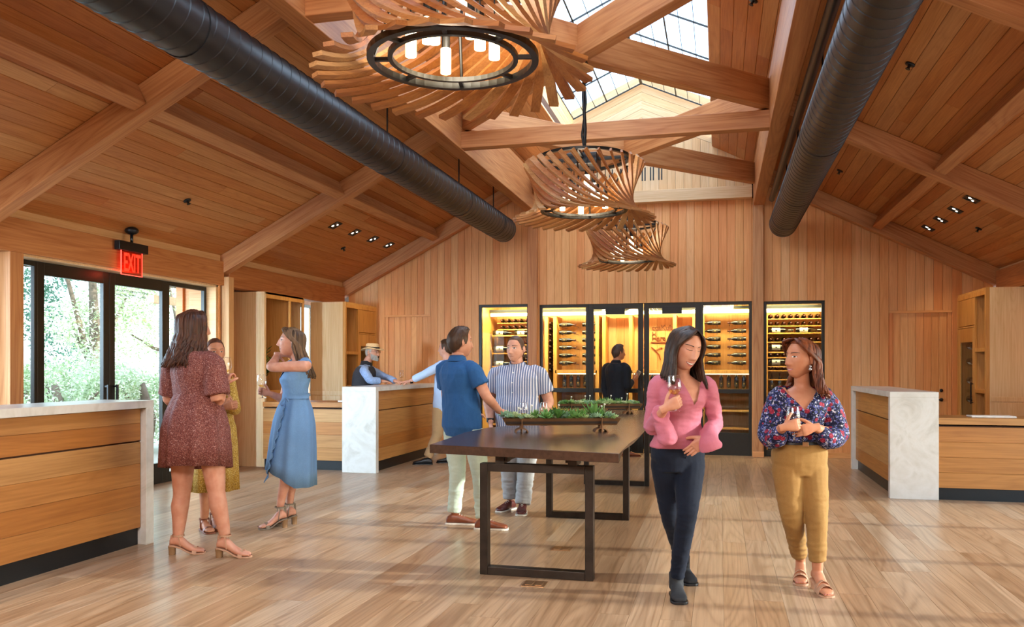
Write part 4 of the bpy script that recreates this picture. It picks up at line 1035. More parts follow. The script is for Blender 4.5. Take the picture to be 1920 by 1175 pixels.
def wrinkle(amp, sc, seed, stretch=(1,1,1), mask=None):
    off = V((seed*3.1, seed*1.7, seed*.9))
    def f(me):
        n = len(me.vertices); co = np.empty(n*3); nr = np.empty(n*3)
        me.vertices.foreach_get('co', co); me.vertex_normals.foreach_get('vector', nr); co = co.reshape(-1,3); nr = nr.reshape(-1,3)
        am = np.empty(n); q0 = co*sc*np.array(stretch) + np.array(off)
        for i in range(n):
            q = q0[i]; k = amp*(noise.noise(q)*.6 + (.42-abs(noise.noise(q*1.3)))*1.3 + (.4-abs(noise.noise(q*2.9)))*.45)
            am[i] = k*mask(V(co[i])) if mask else k
        me.vertices.foreach_set('co', (co + nr*am[:,None]).ravel()); me.update()
    return f
# ---------------- head
def head_geo(fem=True, jaw=1.0, smile=0):
    nu, nv = 72, 56; vs_ = []
    def G(x, s): return math.exp(-.5*(x/s)**2)
    for i in range(nv+1):
        th_ = PI*i/nv
        for j in range(nu):
            ph = 2*PI*j/nu; dx, dy, dz = math.sin(th_)*math.cos(ph), math.sin(th_)*math.sin(ph), math.cos(th_)
            a, b, c = .0765, .097, .120
            low = min(1, max(0, -dz*1.6)); pw = 2 + (1.35*low if dy > 0 else 0)
            s = 1/math.sqrt(dx*dx + (abs(dy)**pw + abs(dz)**pw)**(2/pw))
            x, y, z = a*dx*s, b*dy*s, c*dz*s
            if z < 0:
                t = min(1, -z/.115); x *= 1 - (.30 if fem else .22)/jaw*t**1.6
                if dy < 0: y *= 1 - .28*t
                else: y *= 1 - (.06 if fem else .03)*t
            if dy > 0:
                w_ = min(1, dy*2.5)
                ax = abs(x); d = 0
                if -.052 < z < .02:
                    u = (.02 - z)/.06; h = (.007 + .021*min(1,u)**1.2) if z > -.040 else .028*max(0,(z+.052)/.012)
                    d += h*G(x, .0068 + .0042*min(1,u))
                d += .006*G(ax-.0125,.006)*G(z+.041,.006)
                d -= .012*G(ax-.032,.017)*G(z-.010,.012); d += .0055*G(ax-.032,.011)*G(z-.007,.008)
                d += .0035*G(ax-.03,.024)*G(z-.029,.008) + .0045*G(ax-.047,.018)*G(z+.020+smile*-.004,.018)
                d += (.0045*G(x,.018)*G(z+.064,.0045) + .006*G(x,.016)*G(z+.077,.0055))
                d -= .0045*G(x,.023)*G(z+.070,.0028)
                d -= .003*G(x,.02)*G(z+.087,.005); d += (.006 if fem else .008)*G(x,.018)*G(z+.103,.012)
                y += d*w_
            vs_.append(V((x, y, z)))
    fs = []
    for i in range(nv):
        for j in range(nu): j2 = (j+1)%nu; fs.append((i*nu+j, (i+1)*nu+j, (i+1)*nu+j2, i*nu+j2))
    return vs_, fs
_heads = {}
def make_head(body_mb, root, Mh, skin, fem=True, smile=0, eyes='open', brow=None, ears=True, stub=None, jaw=1.0, small=False, look=0):
    key = (fem, smile, jaw)
    if key not in _heads:
        vs_, fs = head_geo(fem, jaw, smile); _heads[key] = (vs_, fs, BVHTree.FromPolygons(vs_, fs))
    vs_, fs, bvh = _heads[key]
    hm = MB().add([Mh @ v for v in vs_], fs)
    if ears:
        for s in (-1, 1):
            rings = []
            for k in range(9):
                t = k/8; zz = .026 - .058*t; wy = .017*math.sin(PI*(.12+.80*t))**.7 * (1 if t < .6 else .8)
                c = V((s*(.0745+.006*math.sin(PI*t)), -.006 - .006*t, zz))
                rings.append([Mh @ (c + V((s*(.006*math.sin(a)+.010*max(0,-math.cos(a))), wy*math.cos(a), 0))) for a in [2*PI*q/10 for q in range(10)]])
            hm.loft(rings, True)
    def proj(x, z, off): 
        h = bvh.ray_cast(V((x, .3, z)), V((0,-1,0)))[0]
        y = h.y if h else .07
        return Mh @ V((x, y+off, z))
    def patch(f, u0, u1, n, m, off, mb, sx=1):
        g = []
        for i in range(n+1):
            u = u0+(u1-u0)*i/n; lo, hi = f(u)
            g.append([proj(sx*u, lo+(hi-lo)*q/m, off) for q in range(m+1)])
        b = len(mb.v); 
        for r in g: mb.v += [tuple(p) for p in r]
        for i in range(n):
            for q in range(m): mb.f.append((b+i*(m+1)+q, b+(i+1)*(m+1)+q, b+(i+1)*(m+1)+q+1, b+i*(m+1)+q+1)); mb.mi.append(0)
    feats = []
    if eyes:
        ew, iw, la, eb = MB(), MB(), MB(), MB()
        for s in (-1, 1):
            op = {'open': .0064, 'half': .0046, 'closed': .0004}[eyes]
            ez = .0065
            al = lambda u: (ez - op*.8*math.sqrt(max(0,1-((u-.032)/.0145)**2)) - (.0 if eyes != 'closed' else .003*(1-((u-.032)/.0145)**2)), ez + op*math.sqrt(max(0,1-((u-.032)/.0145)**2)) - (.0 if eyes != 'closed' else .003*(1-((u-.032)/.0145)**2)))
            if eyes != 'closed':
                patch(al, .0176, .0464, 10, 3, .0012, ew, s)
                cx = .032 + s*look
                ir = lambda u: (max(al(u)[0], ez-.0062*math.sqrt(max(0,1-((u-cx)/.0062)**2))), min(al(u)[1], ez+.0062*math.sqrt(max(0,1-((u-cx)/.0062)**2))))
                patch(ir, cx-.0061, cx+.0061, 8, 3, .0020, iw, s)
            patch(lambda u: (al(u)[1]-.0004, al(u)[1]+.0016+.0006*(u-.017)/.03), .0168, .0485, 10, 1, .0022, la, s)
            bt = .0030 if fem else .0042
            patch(lambda u: (.0265+.006*math.sin(min(1,(u-.012)/.045)*PI*.75)-bt*.5, .0265+.006*math.sin(min(1,(u-.012)/.045)*PI*.75)+bt*(1-.7*(u-.014)/.042)), .014, .056, 10, 1, .0016, eb, s)
        if ew.v: obj('eye', ew, M['eye_white'], root, smooth=True); obj('iris', iw, M['iris'], root, smooth=True)
        obj('eyelash', la, M['lash'], root, smooth=True); obj('eyebrow', eb, brow or M['lash'], root, smooth=True)
    if smile is not None:
        lip = MB(); wl_ = .024 + .008*smile; op = .0075*smile
        cz = lambda u: -.0695 + .010*smile*(u/wl_)**2
        e = lambda u: max(0, 1-(abs(u)/wl_)**2.2)
        patch(lambda u: (cz(u)+op*.55*e(u), cz(u)+op*.55*e(u)+.0062*e(u)*(1-.25*G_(u))), -wl_, wl_, 16, 2, .0012, lip)
        patch(lambda u: (cz(u)-op*e(u)-.0078*e(u), cz(u)-op*e(u)), -wl_, wl_, 16, 2, .0012, lip)
        obj('lips', lip, M['lip'] if fem else M['skin_warm'], root, smooth=True)
        dk = MB(); patch(lambda u: (cz(u)-op*e(u)-.0006, cz(u)+op*.55*e(u)+.0006), -wl_*.97, wl_*.97, 14, 2, .0006, dk); obj('mouth', dk, M['mouth_dark'], root)
        if smile > .4:
            th2 = MB(); patch(lambda u: (cz(u)-op*.55*e(u), cz(u)+op*.5*e(u)), -wl_*.86, wl_*.86, 14, 2, .0014, th2); obj('teeth', th2, M['teeth'], root, smooth=True)
    return hm
def G_(u): return math.exp(-.5*(u/.004)**2)
def head_frame(c, face, up=UP, s=1.0):
    y = V(face).normalized(); x = y.cross(V(up)).normalized(); z = x.cross(y).normalized()
    return Matrix(((x[0]*s,y[0]*s,z[0]*s,c[0]),(x[1]*s,y[1]*s,z[1]*s,c[1]),(x[2]*s,y[2]*s,z[2]*s,c[2]),(0,0,0,1)))
def hairline(ph, style):
    """lowest z of the hair cap in direction ph (0 = right, pi/2 = face, -pi/2 = nape)"""
    f = math.sin(ph)
    tab = ((-1,-.09),(-.3,-.05),(0,-.02),(.3,.045),(.6,.080),(1,.088)) if style == 'long' else ((-1,-.075),(-.4,-.045),(-.12,.004),(.08,-.012),(.22,-.012),(.36,.040),(.6,.078),(1,.086))
    for (a, za), (b, zb) in zip(tab, tab[1:]):
        if f <= b: return za + (zb-za)*(f-a)/(b-a)
    return tab[-1][1]
def hair_cap(Mh, thick, style, seed, mat, root, rough=.004, crop=False, name='hair', quiff=0):
    nu, nv = 64, 18; rings = []; inner = []
    for i in range(nv+1):
        r = []
        for j in range(nu):
            ph = 2*PI*j/nu; zl = hairline(ph, style); t = i/nv
            tha = math.acos(max(-1,min(1,zl/.122))) * t
            dx, dy, dz = math.sin(tha)*math.cos(ph), math.sin(tha)*math.sin(ph), math.cos(tha)
            k = 1 + thick/.1*(1-.75*t**6)
            p = V((.079*dx*k, .100*dy*k, .122*dz*(1+thick/.14)))
            if quiff and dy > .1 and dz > .2: p += V((0, quiff*.5, quiff))*dy
            if dz < 0 and dy < 0: p.y *= 1+.10*dz
            nz = noise.noise(V((dx*9+seed, dy*9, dz*5)))*rough + noise.noise(V((dx*26+seed, dy*26, dz*9)))*rough*.6
            p += V((dx,dy,dz))*nz; r.append(Mh @ p)
        rings.append(r)
    mb = MB().loft(rings, False)
    inn = [[Mh @ (Mh.inverted() @ p * .96) for p in r] for r in (rings[-1],)]
    mb.loft([rings[-1], inn[0]], False)
    return obj(name, mb, mat, root, smooth=True)
def long_hair(Mh, root, mat, length, part=.0, n=84, seed=0, face_open=38, flare=.012, wave=.0, wd=.020, front=None, backdrop=0, tuck=None):
    """locks from a parting on the crown, over the head, falling to `length` below the ears (metres)"""
    r = random.Random(seed); mb = MB(); down = Mh.to_3x3().inverted() @ V((0,0,-1)); down.normalize()
    for layer, (lay, cnt) in enumerate(((0,n),(1,n//2))):
        for i in range(cnt):
            a = math.radians(90+face_open) + (2*PI-2*math.radians(face_open))*((i+.5)/cnt) + r.uniform(-.04,.04)
            ca, sa = math.cos(a), math.sin(a); k = 1.10 + .07*r.random() - .04*layer
            side = -1 if ca < 0 else 1
            if sa > .2: s0 = V((part + side*.004, .045+.03*sa, .118))
            else: s0 = V((part + side*.004, .03 - .07*(.5-.5*sa)*.6, .125))
            p1 = V((.079*ca*k*.86, .100*sa*k*.86, .082)); p2 = V((.079*ca*k*1.04, .100*sa*k*1.02, .02))
            p3 = V((.082*ca*k*(1.02), .100*sa*k*(1.0), -.04))
            if sa > .25: p2.x = side*.083*k; p3.x = side*.083*k; p2.y = min(p2.y,.05); p3.y = min(p3.y,.045)
            if tuck and sa > -.12:
                p1 = V((side*(.046+.03*abs(ca)), .085*max(0,sa)+.012, .098)) * (1+.05*r.random()); p2 = V((side*.084*k, .012+.03*max(0,sa), .046)); p3 = V((side*.088*k, -.040-.02*r.random(), -.012))
            L = length*r.uniform(.90,1.05)
            out = V((ca,sa,0))*flare
            pts = [s0, p1, p2, p3]
            m = 5
            for q in range(1, m+1):
                t = q/m; wv = V((math.sin(q*1.9+i),math.cos(q*1.7+i),0))*wave
                pts.append(p3 + down*L*t + out*t*t*2 + wv + V((0,backdrop*t,0)))
            w0 = wd*r.uniform(.8,1.2)
            rad = [.006, w0*.75, w0, w0*1.05, w0*1.05, w0*1.0, w0*.9, w0*.75, w0*.35][:len(pts)]
            P, R_ = catmull([Mh @ p for p in pts], rad, 2)
            # ribbon-like lock: thin across the head's normal
            rings = []; ctr = Mh.to_translation()
            for idx, p in enumerate(P):
                tt = (P[min(idx+1,len(P)-1)]-P[max(idx-1,0)]).normalized(); nn = (p-ctr); nn = (nn - tt*nn.dot(tt)); nn = nn.normalized() if nn.length > 1e-5 else tt.orthogonal().normalized()
                s = tt.cross(nn); rr = R_[idx]
                rings.append([p + s*rr*math.cos(b) + nn*rr*.38*math.sin(b) for b in [2*PI*q/7 for q in range(7)]])
            mb.loft(rings, True)
    return obj('hair', mb, mat, root, smooth=True)
# ---------------- hands and feet
def hand(mb, wrist, fdir, pnorm, side=1, size=1.0, curl=(.5,.7,.5), spread=.10, thumb=.8, thumb_curl=.4):
    """fdir: wrist to knuckles; pnorm: out of the palm; side +1 / -1: thumb along +/- (fdir x pnorm)"""
    f = V(fdir).normalized(); n = V(pnorm); n = (n - f*n.dot(f)).normalized(); x = f.cross(n)*side; s = size
    pl = .088*s
    rings = []
    for t, w, h in ((-.40,.023,.021),(-.06,.025,.020),(.15,.028,.020),(.45,.036,.019),(.8,.041,.016),(1.0,.038,.012)):
        rings.append(sup(V(wrist) + f*pl*t, x, n, w*s, h*s, 14, 2.6))
    mb.loft(rings, True)
    for k, (off, ln, r0) in enumerate(((.0285,.072,.0084),(.0098,.080,.0087),(-.0098,.075,.0083),(-.0275,.058,.0074))):
        p = V(wrist) + f*pl*.93 + x*off*s; d = (f + x*off*spread*12).normalized(); pts = [p - d*.015*s, p]; ang = 0
        for q, fr in enumerate((.46,.31,.23)):
            ang += curl[q]*(1+.06*k); dd = d*math.cos(ang) + n*math.sin(ang); p = p + dd*ln*fr*s; pts.append(p)
        P, R_ = catmull(pts, [r0*s, r0*s, r0*.96*s, r0*.88*s, r0*.72*s], 3); mb.tube(P, R_, 9)
    p = V(wrist) + f*pl*.22 + x*.026*s + n*.004*s; d = (f*.62 + x*thumb + n*.25).normalized(); pts = [V(wrist)+f*pl*.12+x*.012*s, p]
    d1 = d; p1 = p + d1*.036*s; d2 = (d1 + f*.35 + n*thumb_curl).normalized(); p2 = p1 + d2*.030*s; d3 = (d2 + f*.2 + n*thumb_curl - x*.25).normalized(); p3 = p2 + d3*.024*s
    P, R_ = catmull(pts+[p1,p2,p3], [.013*s,.0135*s,.0115*s,.0105*s,.008*s], 3); mb.tube(P, R_, 9)
def foot_frame(ankle, fdir): f = V((fdir[0],fdir[1],0)).normalized(); return f, f.cross(UP)
def foot(mb, ankle, fdir, ln=.245, heel=0.0, grow=0.0, z0=0.0, wid=1.0, hi=1.0):
    """ankle: centre of the ankle joint, above the heel; sole reaches z0"""
    f, x = foot_frame(ankle, fdir); c = V((ankle[0],ankle[1],0)); rings = []
    for t, w, h in ((-.24,.020,.040),(-.20,.029,.055),(-.05,.033,.085),(.12,.033,.080),(.30,.036,.060),(.48,.043,.042),(.62,.044,.034),(.72,.036,.026),(.765,.022,.018)):
        k = min(1, max(0, (.5-t)/.62)); zb = z0 + heel*(k*k*(3-2*k)); hh = h*hi + grow
        ctr = c + f*ln*t; ring = []
        for q in range(16):
            a = 2*PI*q/16; yy = math.sin(a); ring.append(ctr + x*(w+grow)*wid*math.copysign(abs(math.cos(a))**.8, math.cos(a)) + UP*(zb + hh*(.5+.5*math.copysign(abs(yy)**.75, yy))))
        rings.append(ring)
    mb.loft(rings, True)
def sole(mb, ankle, fdir, ln, heel, th=.012, grow=.006, z0=0.0, wid=1.0, lift=0.0):
    f, x = foot_frame(ankle, fdir); c = V((ankle[0],ankle[1],0)); rings = []
    for t, w in ((-.265,.010),(-.25,.020),(-.225,.028),(-.12,.034),(.1,.033),(.3,.037),(.48,.044),(.62,.045),(.69,.041),(.74,.034),(.775,.025),(.795,.012)):
        k = min(1, max(0, (.5-t)/.62)); zb = z0 + lift + heel*(k*k*(3-2*k))
        p = c + f*ln*t; g = (w+grow)*wid
        rings.append([p - x*g + UP*zb, p + x*g + UP*zb, p + x*g + UP*(zb+th), p - x*g + UP*(zb+th)])
    mb.loft(rings, True)
def shoe(root, ankle, fdir, mat, ln=.26, name='shoe', sole_mat=None, wid=1.05, boot=0, th=.016):
    m = MB(); foot(m, ankle, fdir, ln, 0.0, .005, th*.8, wid)
    if boot: m.tube([V((ankle[0],ankle[1],.05)), V((ankle[0],ankle[1],boot*.6)), V(ankle) if ankle[2] > boot else V((ankle[0],ankle[1],boot))], [.046,.044,.046], 16)
    sh = finish(name, remesh(m, .007, 2), mat, root)
    s = MB(); sole(s, ankle, fdir, ln, 0.0, th, .009, 0, wid); obj('shoe_sole', s, sole_mat or M['sole'], sh, bevel=.003)
    f, x = foot_frame(ankle, fdir)
    if not boot:
        lc = MB()
        for q in range(4):
            t = .18+.075*q; zc_ = .082 - .011*q + th*.6; p = V((ankle[0],ankle[1],0)) + f*ln*t
            lc.tube([p - x*.018 + UP*(zc_-.004), p + UP*(zc_+.006), p + x*.018 + UP*(zc_-.004)], .0028, 5)
        obj('laces', lc, mat if sole_mat else M['sole'], sh)
    return sh
def sandal(root, ankle, fdir, mat, heel, ln=.24, name='sandal', mule=False, heel_mat=None):
    f, x = foot_frame(ankle, fdir); c = V((ankle[0],ankle[1],0)); m = MB()
    sole(m, ankle, fdir, ln, heel, .012, .004)
    so = obj(name, m, mat, root, bevel=.003)
    b = MB()
    if heel > .02:
        p = c - f*ln*.17; b.loft([sup(p + UP*z, f, x, r, r*1.05, 12, 3) for z, r in ((0,.024),(heel*.6,.025),(heel+.004,.029))], True)
        obj('block_heel', b, heel_mat or M['heel'], so)
    st = MB()
    def arch(t, w, h, wd):
        k = min(1, max(0, (.5-t)/.62)); zb = heel*(k*k*(3-2*k)) + .010; p = c + f*ln*t; rr = []
        for q in range(9):
            a = PI*q/8; pp = p + x*w*math.cos(a) + UP*(zb + h*math.sin(a)); nn = (x*math.cos(a) + UP*math.sin(a))
            rr.append([pp - f*wd, pp + f*wd, pp + f*wd + nn*.003, pp - f*wd + nn*.003])
        st.loft(rr, True)
    if mule: arch(.42,.046,.052,.042); arch(.33,.043,.062,.02)
    else:
        arch(.50,.047,.046,.016)
        az = V(ankle) + UP*.0; rr = []
        for q in range(17):
            a = 2*PI*q/16; rr.append([az + f*.044*math.cos(a) + x*.040*math.sin(a) + UP*(dz) + (f*math.cos(a)+x*math.sin(a))*g for dz, g in ((-.006,0),(.006,0),(.006,.003),(-.006,.003))])
        st.loft(rr, False)
        p = c - f*ln*.225; st.bar(p + UP*(heel+.012), V(ankle) - f*.045, .018, .004, x)
        for s in (-1,1): st.bar(c + f*ln*.10 + x*s*.036 + UP*(heel*.85+.012), V(ankle) + x*s*.038 + f*.01, .012, .004, f)
    obj('strap', st, mat, so)
    return so
def nails(root, ankle, fdir, ln, heel, mat):
    f, x = foot_frame(ankle, fdir); c = V((ankle[0],ankle[1],0)); m = MB(); tm = MB()
    for q, (o, t, r) in enumerate(((.026,.765,.010),(.008,.775,.0085),(-.006,.755,.008),(-.019,.73,.0075),(-.030,.69,.007))):
        p = c + f*ln*t + x*o*1.0 + UP*.018; m.sph(p + f*.004 + UP*.006, r*.6, 8, 5, 0, (1,1,.5)); tm.sph(p, r, 9, 6, 0, (1,1,.9))
    obj('toenail', m, mat, root, smooth=True); return tm
# ---------------- bodies
FEM = [(-.02,.140,.100,0),(.10,.170,.118,-.010),(.22,.172,.118,-.012),(.36,.140,.100,0),(.48,.122,.092,.004),(.60,.132,.098,.006),(.73,.148,.118,.014),(.84,.155,.100,.004),(.92,.130,.078,-.006),(.97,.085,.062,-.008),(1.0,.055,.052,-.006)]
MAL = [(-.02,.150,.110,0),(.10,.172,.122,-.004),(.24,.168,.118,0),(.40,.160,.116,.006),(.55,.166,.118,.006),(.70,.182,.126,.006),(.82,.190,.118,0),(.91,.165,.092,-.006),(.965,.105,.072,-.008),(1.0,.062,.058,-.006)]
class Person:
    def __init__(s, label, D, base, face, fem=True, w=1.0, dpt=1.0, skin='skin_fair', low=1.0):
        s.D = D; b = at(base[0], base[1], D); b = V((b.x, b.y, 0))
        s.root = empty('person', b, label=label, cat='person'); s.b = b; s.f = V(face).normalized(); s.x = s.f.cross(UP).normalized()
        s.fem = fem; s.w = w; s.dp = dpt; s.skin = M[skin]; s.mb = MB(); s.hb = MB(); s.J = {}; s.vox = .0075*low
    def p(s, px, py, d=0): return at(px, py, s.D+d) - s.b
    def torso(s, hip, neck, twist=None, bust=1.0, belly=0):
        """hip: crotch level centre, neck: base of the neck"""
        s.hip, s.neck = V(hip), V(neck); s.lv = FEM if s.fem else MAL; s.bust = bust; s.belly = belly
        s.fh = V(twist).normalized() if twist else s.f         # direction the hips face
    def rings(s, t0, t1, off, n=26, flare=None, extra=()):
        ts = sorted(set([t for t, *_ in s.lv if t0 < t < t1] + [t0, t1] + list(extra))); R_ = []
        H = s.neck - s.hip
        for t in ts:
            lv = s.lv
            if t <= lv[0][0]: a = b = lv[0]; u = 0
            else:
                for a, b in zip(lv, lv[1:]):
                    if a[0] <= t <= b[0]: break
                u = (t-a[0])/(b[0]-a[0]); u = min(1,max(0,u))
            rx, ry, fo = [a[i]+(b[i]-a[i])*u for i in (1,2,3)]
            if s.fem and .62 < t < .82: ry += (s.bust-1)*.02; fo += (s.bust-1)*.01
            if s.belly and .15 < t < .6: e = math.sin((t-.15)/.45*PI)*s.belly; ry += e; fo += e*.6; rx += e*.5
            g = off(t) if callable(off) else off
            f = s.fh.lerp(s.f, min(1,max(0,t/.8))).normalized(); x = f.cross(UP)
            c = s.hip + H*t + f*fo*s.dp
            R_.append(sup(c, x, f, rx*s.w+g, ry*s.dp+g, n, 2.35))
        return R_
    def arm(s, sd, sh, el, wr, r=(.052,.047,.040,.038,.031,.026)):
        s.J['sh'+sd], s.J['el'+sd], s.J['wr'+sd] = V(sh), V(el), V(wr); k = s.w
        m1 = V(sh).lerp(V(el), .5); m2 = V(el).lerp(V(wr), .35)
        limb(s.mb, [V(sh).lerp(s.neck,.28), sh, m1, el, m2, wr], [.045*k]+[q*k for q in (r[0],r[1],r[2],r[3],r[5])], 14, 4)
    def leg(s, sd, hp, kn, an, r=(.088,.075,.054,.053,.034)):
        s.J['hp'+sd], s.J['kn'+sd], s.J['an'+sd] = V(hp), V(kn), V(an); k = s.w
        limb(s.mb, [V(hp)+UP*.05, hp, V(hp).lerp(V(kn),.5), kn, V(kn).lerp(V(an),.3)-s.fh*.006, V(kn).lerp(V(an),.65), an], [.08*k, r[0]*k, r[1]*k, r[2]*k, r[3]*k, r[3]*.78*k, r[4]*k], 16, 4)
    def finish_skin(s, hm, keep=None):
        """one continuous body: torso, limbs and hands grown together, the head joined on"""
        s.mb.loft(s.rings(-.02, 1.0, 0.0), True)
        hc = s.hc; nb = s.neck
        nr = .047 if s.fem else .058
        limb(s.mb, [nb - UP*.05, nb + UP*.015, nb.lerp(hc,.55), hc - UP*.02 - s.hf*.018], [nr*1.35, nr*1.05, nr, nr*.98], 16, 4)
        me = remesh(s.mb, s.vox, 3); mh = remesh(s.hb, .0034 if s.vox < .009 else .005, 1)
        bm = bmesh.new(); bm.from_mesh(me); bm.from_mesh(mh); bpy.data.meshes.remove(mh)
        b0 = len(bm.verts); hv = [bm.verts.new(v) for v in hm.v]; bm.verts.ensure_lookup_table()
        for f in hm.f:
            if len(set(f)) == len(f):
                try: bm.faces.new([hv[i] for i in f])
                except ValueError: pass
        bmesh.ops.remove_doubles(bm, verts=hv, dist=1e-6)
        bm.to_mesh(me); bm.free()
        return finish('body', me, s.skin, s.root)
    def head(s, c, face, up=UP, size=1.0, **kw):
        s.hc = V(c); s.hf = V(face).normalized(); s.Mh = head_frame(c, face, up, size)
        return make_head(s.mb, s.root, s.Mh, s.skin, s.fem, **kw)
    def top(s, mat, t0, t1, off, sleeves, name, wr_=(.005,16,1), vox=None, cut=None, extra=None, smooth=3, stretch=(1,1,.6), mask=None, hem_open=False):
        m = MB(); m.loft(s.rings(t0, t1, off), True)
        for sd, (frac, r0, r1, *rest) in sleeves.items():
            sh, el, wr = s.J['sh'+sd], s.J['el'+sd], s.J['wr'+sd]
            if rest: limb(m, [sh.lerp(s.neck,.35), sh] + [V(q) for q in rest[0]], [r0*.8, r0] + list(rest[1]), 16, 4)
            elif frac <= 1: 
                e = sh.lerp(el, frac); limb(m, [sh.lerp(s.neck,.40), sh, sh.lerp(e,.5), e], [r0*.8, r0, (r0+r1)/2, r1], 16, 4)
            else:
                e = el.lerp(wr, frac-1); limb(m, [sh.lerp(s.neck,.40), sh, sh.lerp(el,.5), el, el.lerp(e,.5), e], [r0*.8, r0, r0*.94, (r0+r1)*.48, (r0*.4+r1*.6)*.97, r1], 16, 4)
        for sd in 'LR':
            if 'sh'+sd in s.J and t1 > .9: limb(m, [s.neck - UP*.035, s.neck.lerp(s.J['sh'+sd],.5)-UP*.012, s.J['sh'+sd]], [.05*s.w,.052*s.w,.054*s.w], 12, 3)
        if extra: extra(m)
        me = remesh(m, vox or s.vox, smooth, wrinkle(wr_[0], wr_[1], wr_[2], stretch, mask) if wr_ else None)
        return finish(name, me, mat, s.root, cut)
    def trousers(s, mat, t1, r=(.096,.082,.064,.060,.050), cuff=.06, name='trousers', seed=3, amp=.004, off=.010):
        m = MB(); m.loft(s.rings(-.06, t1, off), True); k = s.w
        for sd in 'LR':
            hp, kn, an = s.J['hp'+sd], s.J['kn'+sd], s.J['an'+sd]; e = an + (kn-an).normalized()*(cuff-.06)
            limb(m, [hp+UP*.06, hp, hp.lerp(kn,.5), kn, kn.lerp(e,.4), e], [.092*k]+[q*k for q in r], 18, 4)
        def mask(c): return .5 + 1.0*min(1, abs(c.z-.0)/.9 < .35) + .6*(abs(c.z-.5) < .12)
        return finish(name, remesh(m, s.vox, 3, wrinkle(amp, 13, seed, (.6,.6,1.7), mask)), mat, s.root)
def band(root, name, mat, rings_, closed=True): return obj(name, MB().loft(rings_, False), mat, root, smooth=True)
def skirt(name, mat, root, levels, folds, amp, seed, n=96, thick=.006, hem=None):
    """levels: (centre, X, Y, rx, ry); folds deepen towards the hem"""
    r = random.Random(seed); ph = [r.uniform(0,6.28) for _ in range(4)]; L = len(levels); out = []; inn = []
    for i, (c, X, Y, rx, ry) in enumerate(levels):
        t = i/(L-1); ring = []; ri = []
        for k in range(n):
            a = 2*PI*k/n; w_ = amp*t**.8*(math.sin(folds*a+ph[0]+.8*math.sin(2*a+ph[1])) + .5*math.sin(folds*1.7*a+ph[2]))
            dz = hem(a)*t*t if hem else 0
            d = X*math.cos(a)*(rx+w_) + Y*math.sin(a)*(ry+w_)
            ring.append(c + d + UP*dz); ri.append(c + d*(1-thick/max(.03,rx)) + UP*dz)
        out.append(ring); inn.append(ri)
    mb = MB().loft(out + inn[::-1], False); return obj(name, mb, mat, root, smooth=True)
# ---------------- wine glasses
def wine_glass(pos, label, tilt=(0,0), wine=.028, group=None, scale=1.0, stemless_at=None):
    """pos: the foot centre"""
    g = empty('wine_glass', pos, label=label, cat='wine glass', group=group); g.rotation_euler = (tilt[0], tilt[1], 0); g.scale = (scale,)*3
    z0 = .095
    prof = [(.004,z0),(.018,z0+.006),(.034,z0+.024),(.0415,z0+.045),(.0425,z0+.058),(.040,z0+.08),(.034,z0+.115)]
    obj('bowl', MB().lathe(prof, 28), M['wine_glass'], g, smooth=True)
    obj('rim', MB().lathe([(.034+.0011*math.cos(a), z0+.115+.0011*math.sin(a)) for a in [2*PI*k/6 for k in range(7)]], 28), M['clear_edge'], g, smooth=True)
    obj('stem', MB().lathe([(.004,z0+.001),(.0036,z0-.02),(.0036,.02),(.006,.006),(.036,.0022),(.0365,.0005),(0,.0005)], 24), M['clear_edge'], g, smooth=True)
    if wine:
        pw = [(0,z0+.002)] + [(r*.965,z) for r, z in prof[1:] if z < z0+wine] + [(.034*.96 if wine < .026 else .0395*.96, z0+wine),(0,z0+wine)]
        obj('wine', MB().lathe(pw, 24), M['wine'], g, smooth=True)
    return g
_m = NM('clear_glass_edge', .02, (1,1,1,1)); _m.b.inputs['Transmission Weight'].default_value = 1.0; _m.b.inputs['IOR'].default_value = 1.45; M['clear_edge'] = _m.m
# ---------------------------------------------------------------- the ten people
NF = -_F
def grip(stem_pt, fdir, pnorm, size=1.0, back=.070, inn=.027):
    f = V(fdir).normalized(); n = V(pnorm); n = (n - f*n.dot(f)).normalized(); return V(stem_pt) - f*back*size - n*inn*size
CURL = (.75, 1.0, .7)

# ---- woman in pink
P = Person('smiling dark-haired woman in a dusty pink wrap top and dark jeans holding white wine', 5.08, (1268,1120), NF + .22*_R, True, .93, .95, 'skin_warm')
P.torso(P.p(1271,872,.06), P.p(1278,703,.0))
st = at(1267,771,4.86) - P.b; wine_glass(P.b + st, 'wine glass of white wine held by the woman in pink', (0,-.05), .034)
fd, pn = _R*.85 + UP*.42 - _F*.15, _F
gm = st + UP*.052 + _R*-.002
wr = grip(gm, fd, pn, .95)
P.arm('R', P.p(1233,722,0), P.p(1221,802,.02), wr); hand(P.hb, wr, fd, pn, 1, .95, CURL)
wl2 = P.p(1322,822,-.12)
P.arm('L', P.p(1327,724,0), P.p(1342,792,.05), wl2); hand(P.hb, wl2, -_R*.72 - UP*.68 + _F*.14, _F - _R*.1, -1, .98, (.15,.2,.2), .06, .55)
P.leg('L', P.p(1293,872,.05), P.p(1288,962,-.06), P.p(1268,1088,.04)); P.leg('R', P.p(1249,872,.07), P.p(1257,964,.16), P.p(1281,1056,.46))
hm = P.head(P.p(1285,652,-.07), NF + .42*_R - .30*UP, UP + .13*_R, 1.08, smile=.9, eyes='closed', brow=M['lash'])
P.finish_skin(hm)
lb, rb = P.J['elL'], P.J['elR']
ul = [P.J['shL'].lerp(lb,.5), lb, lb.lerp(wl2,.5), wl2 + _R*.022 - UP*.020, wl2 + _R*.034 - UP*.055, wl2 + _R*.037 - UP*.066]
ur = [P.J['shR'].lerp(rb,.5), rb, rb.lerp(wr,.45), rb.lerp(wr,.72)]
nk = P.neck; px_ = P.x; pf = P.f
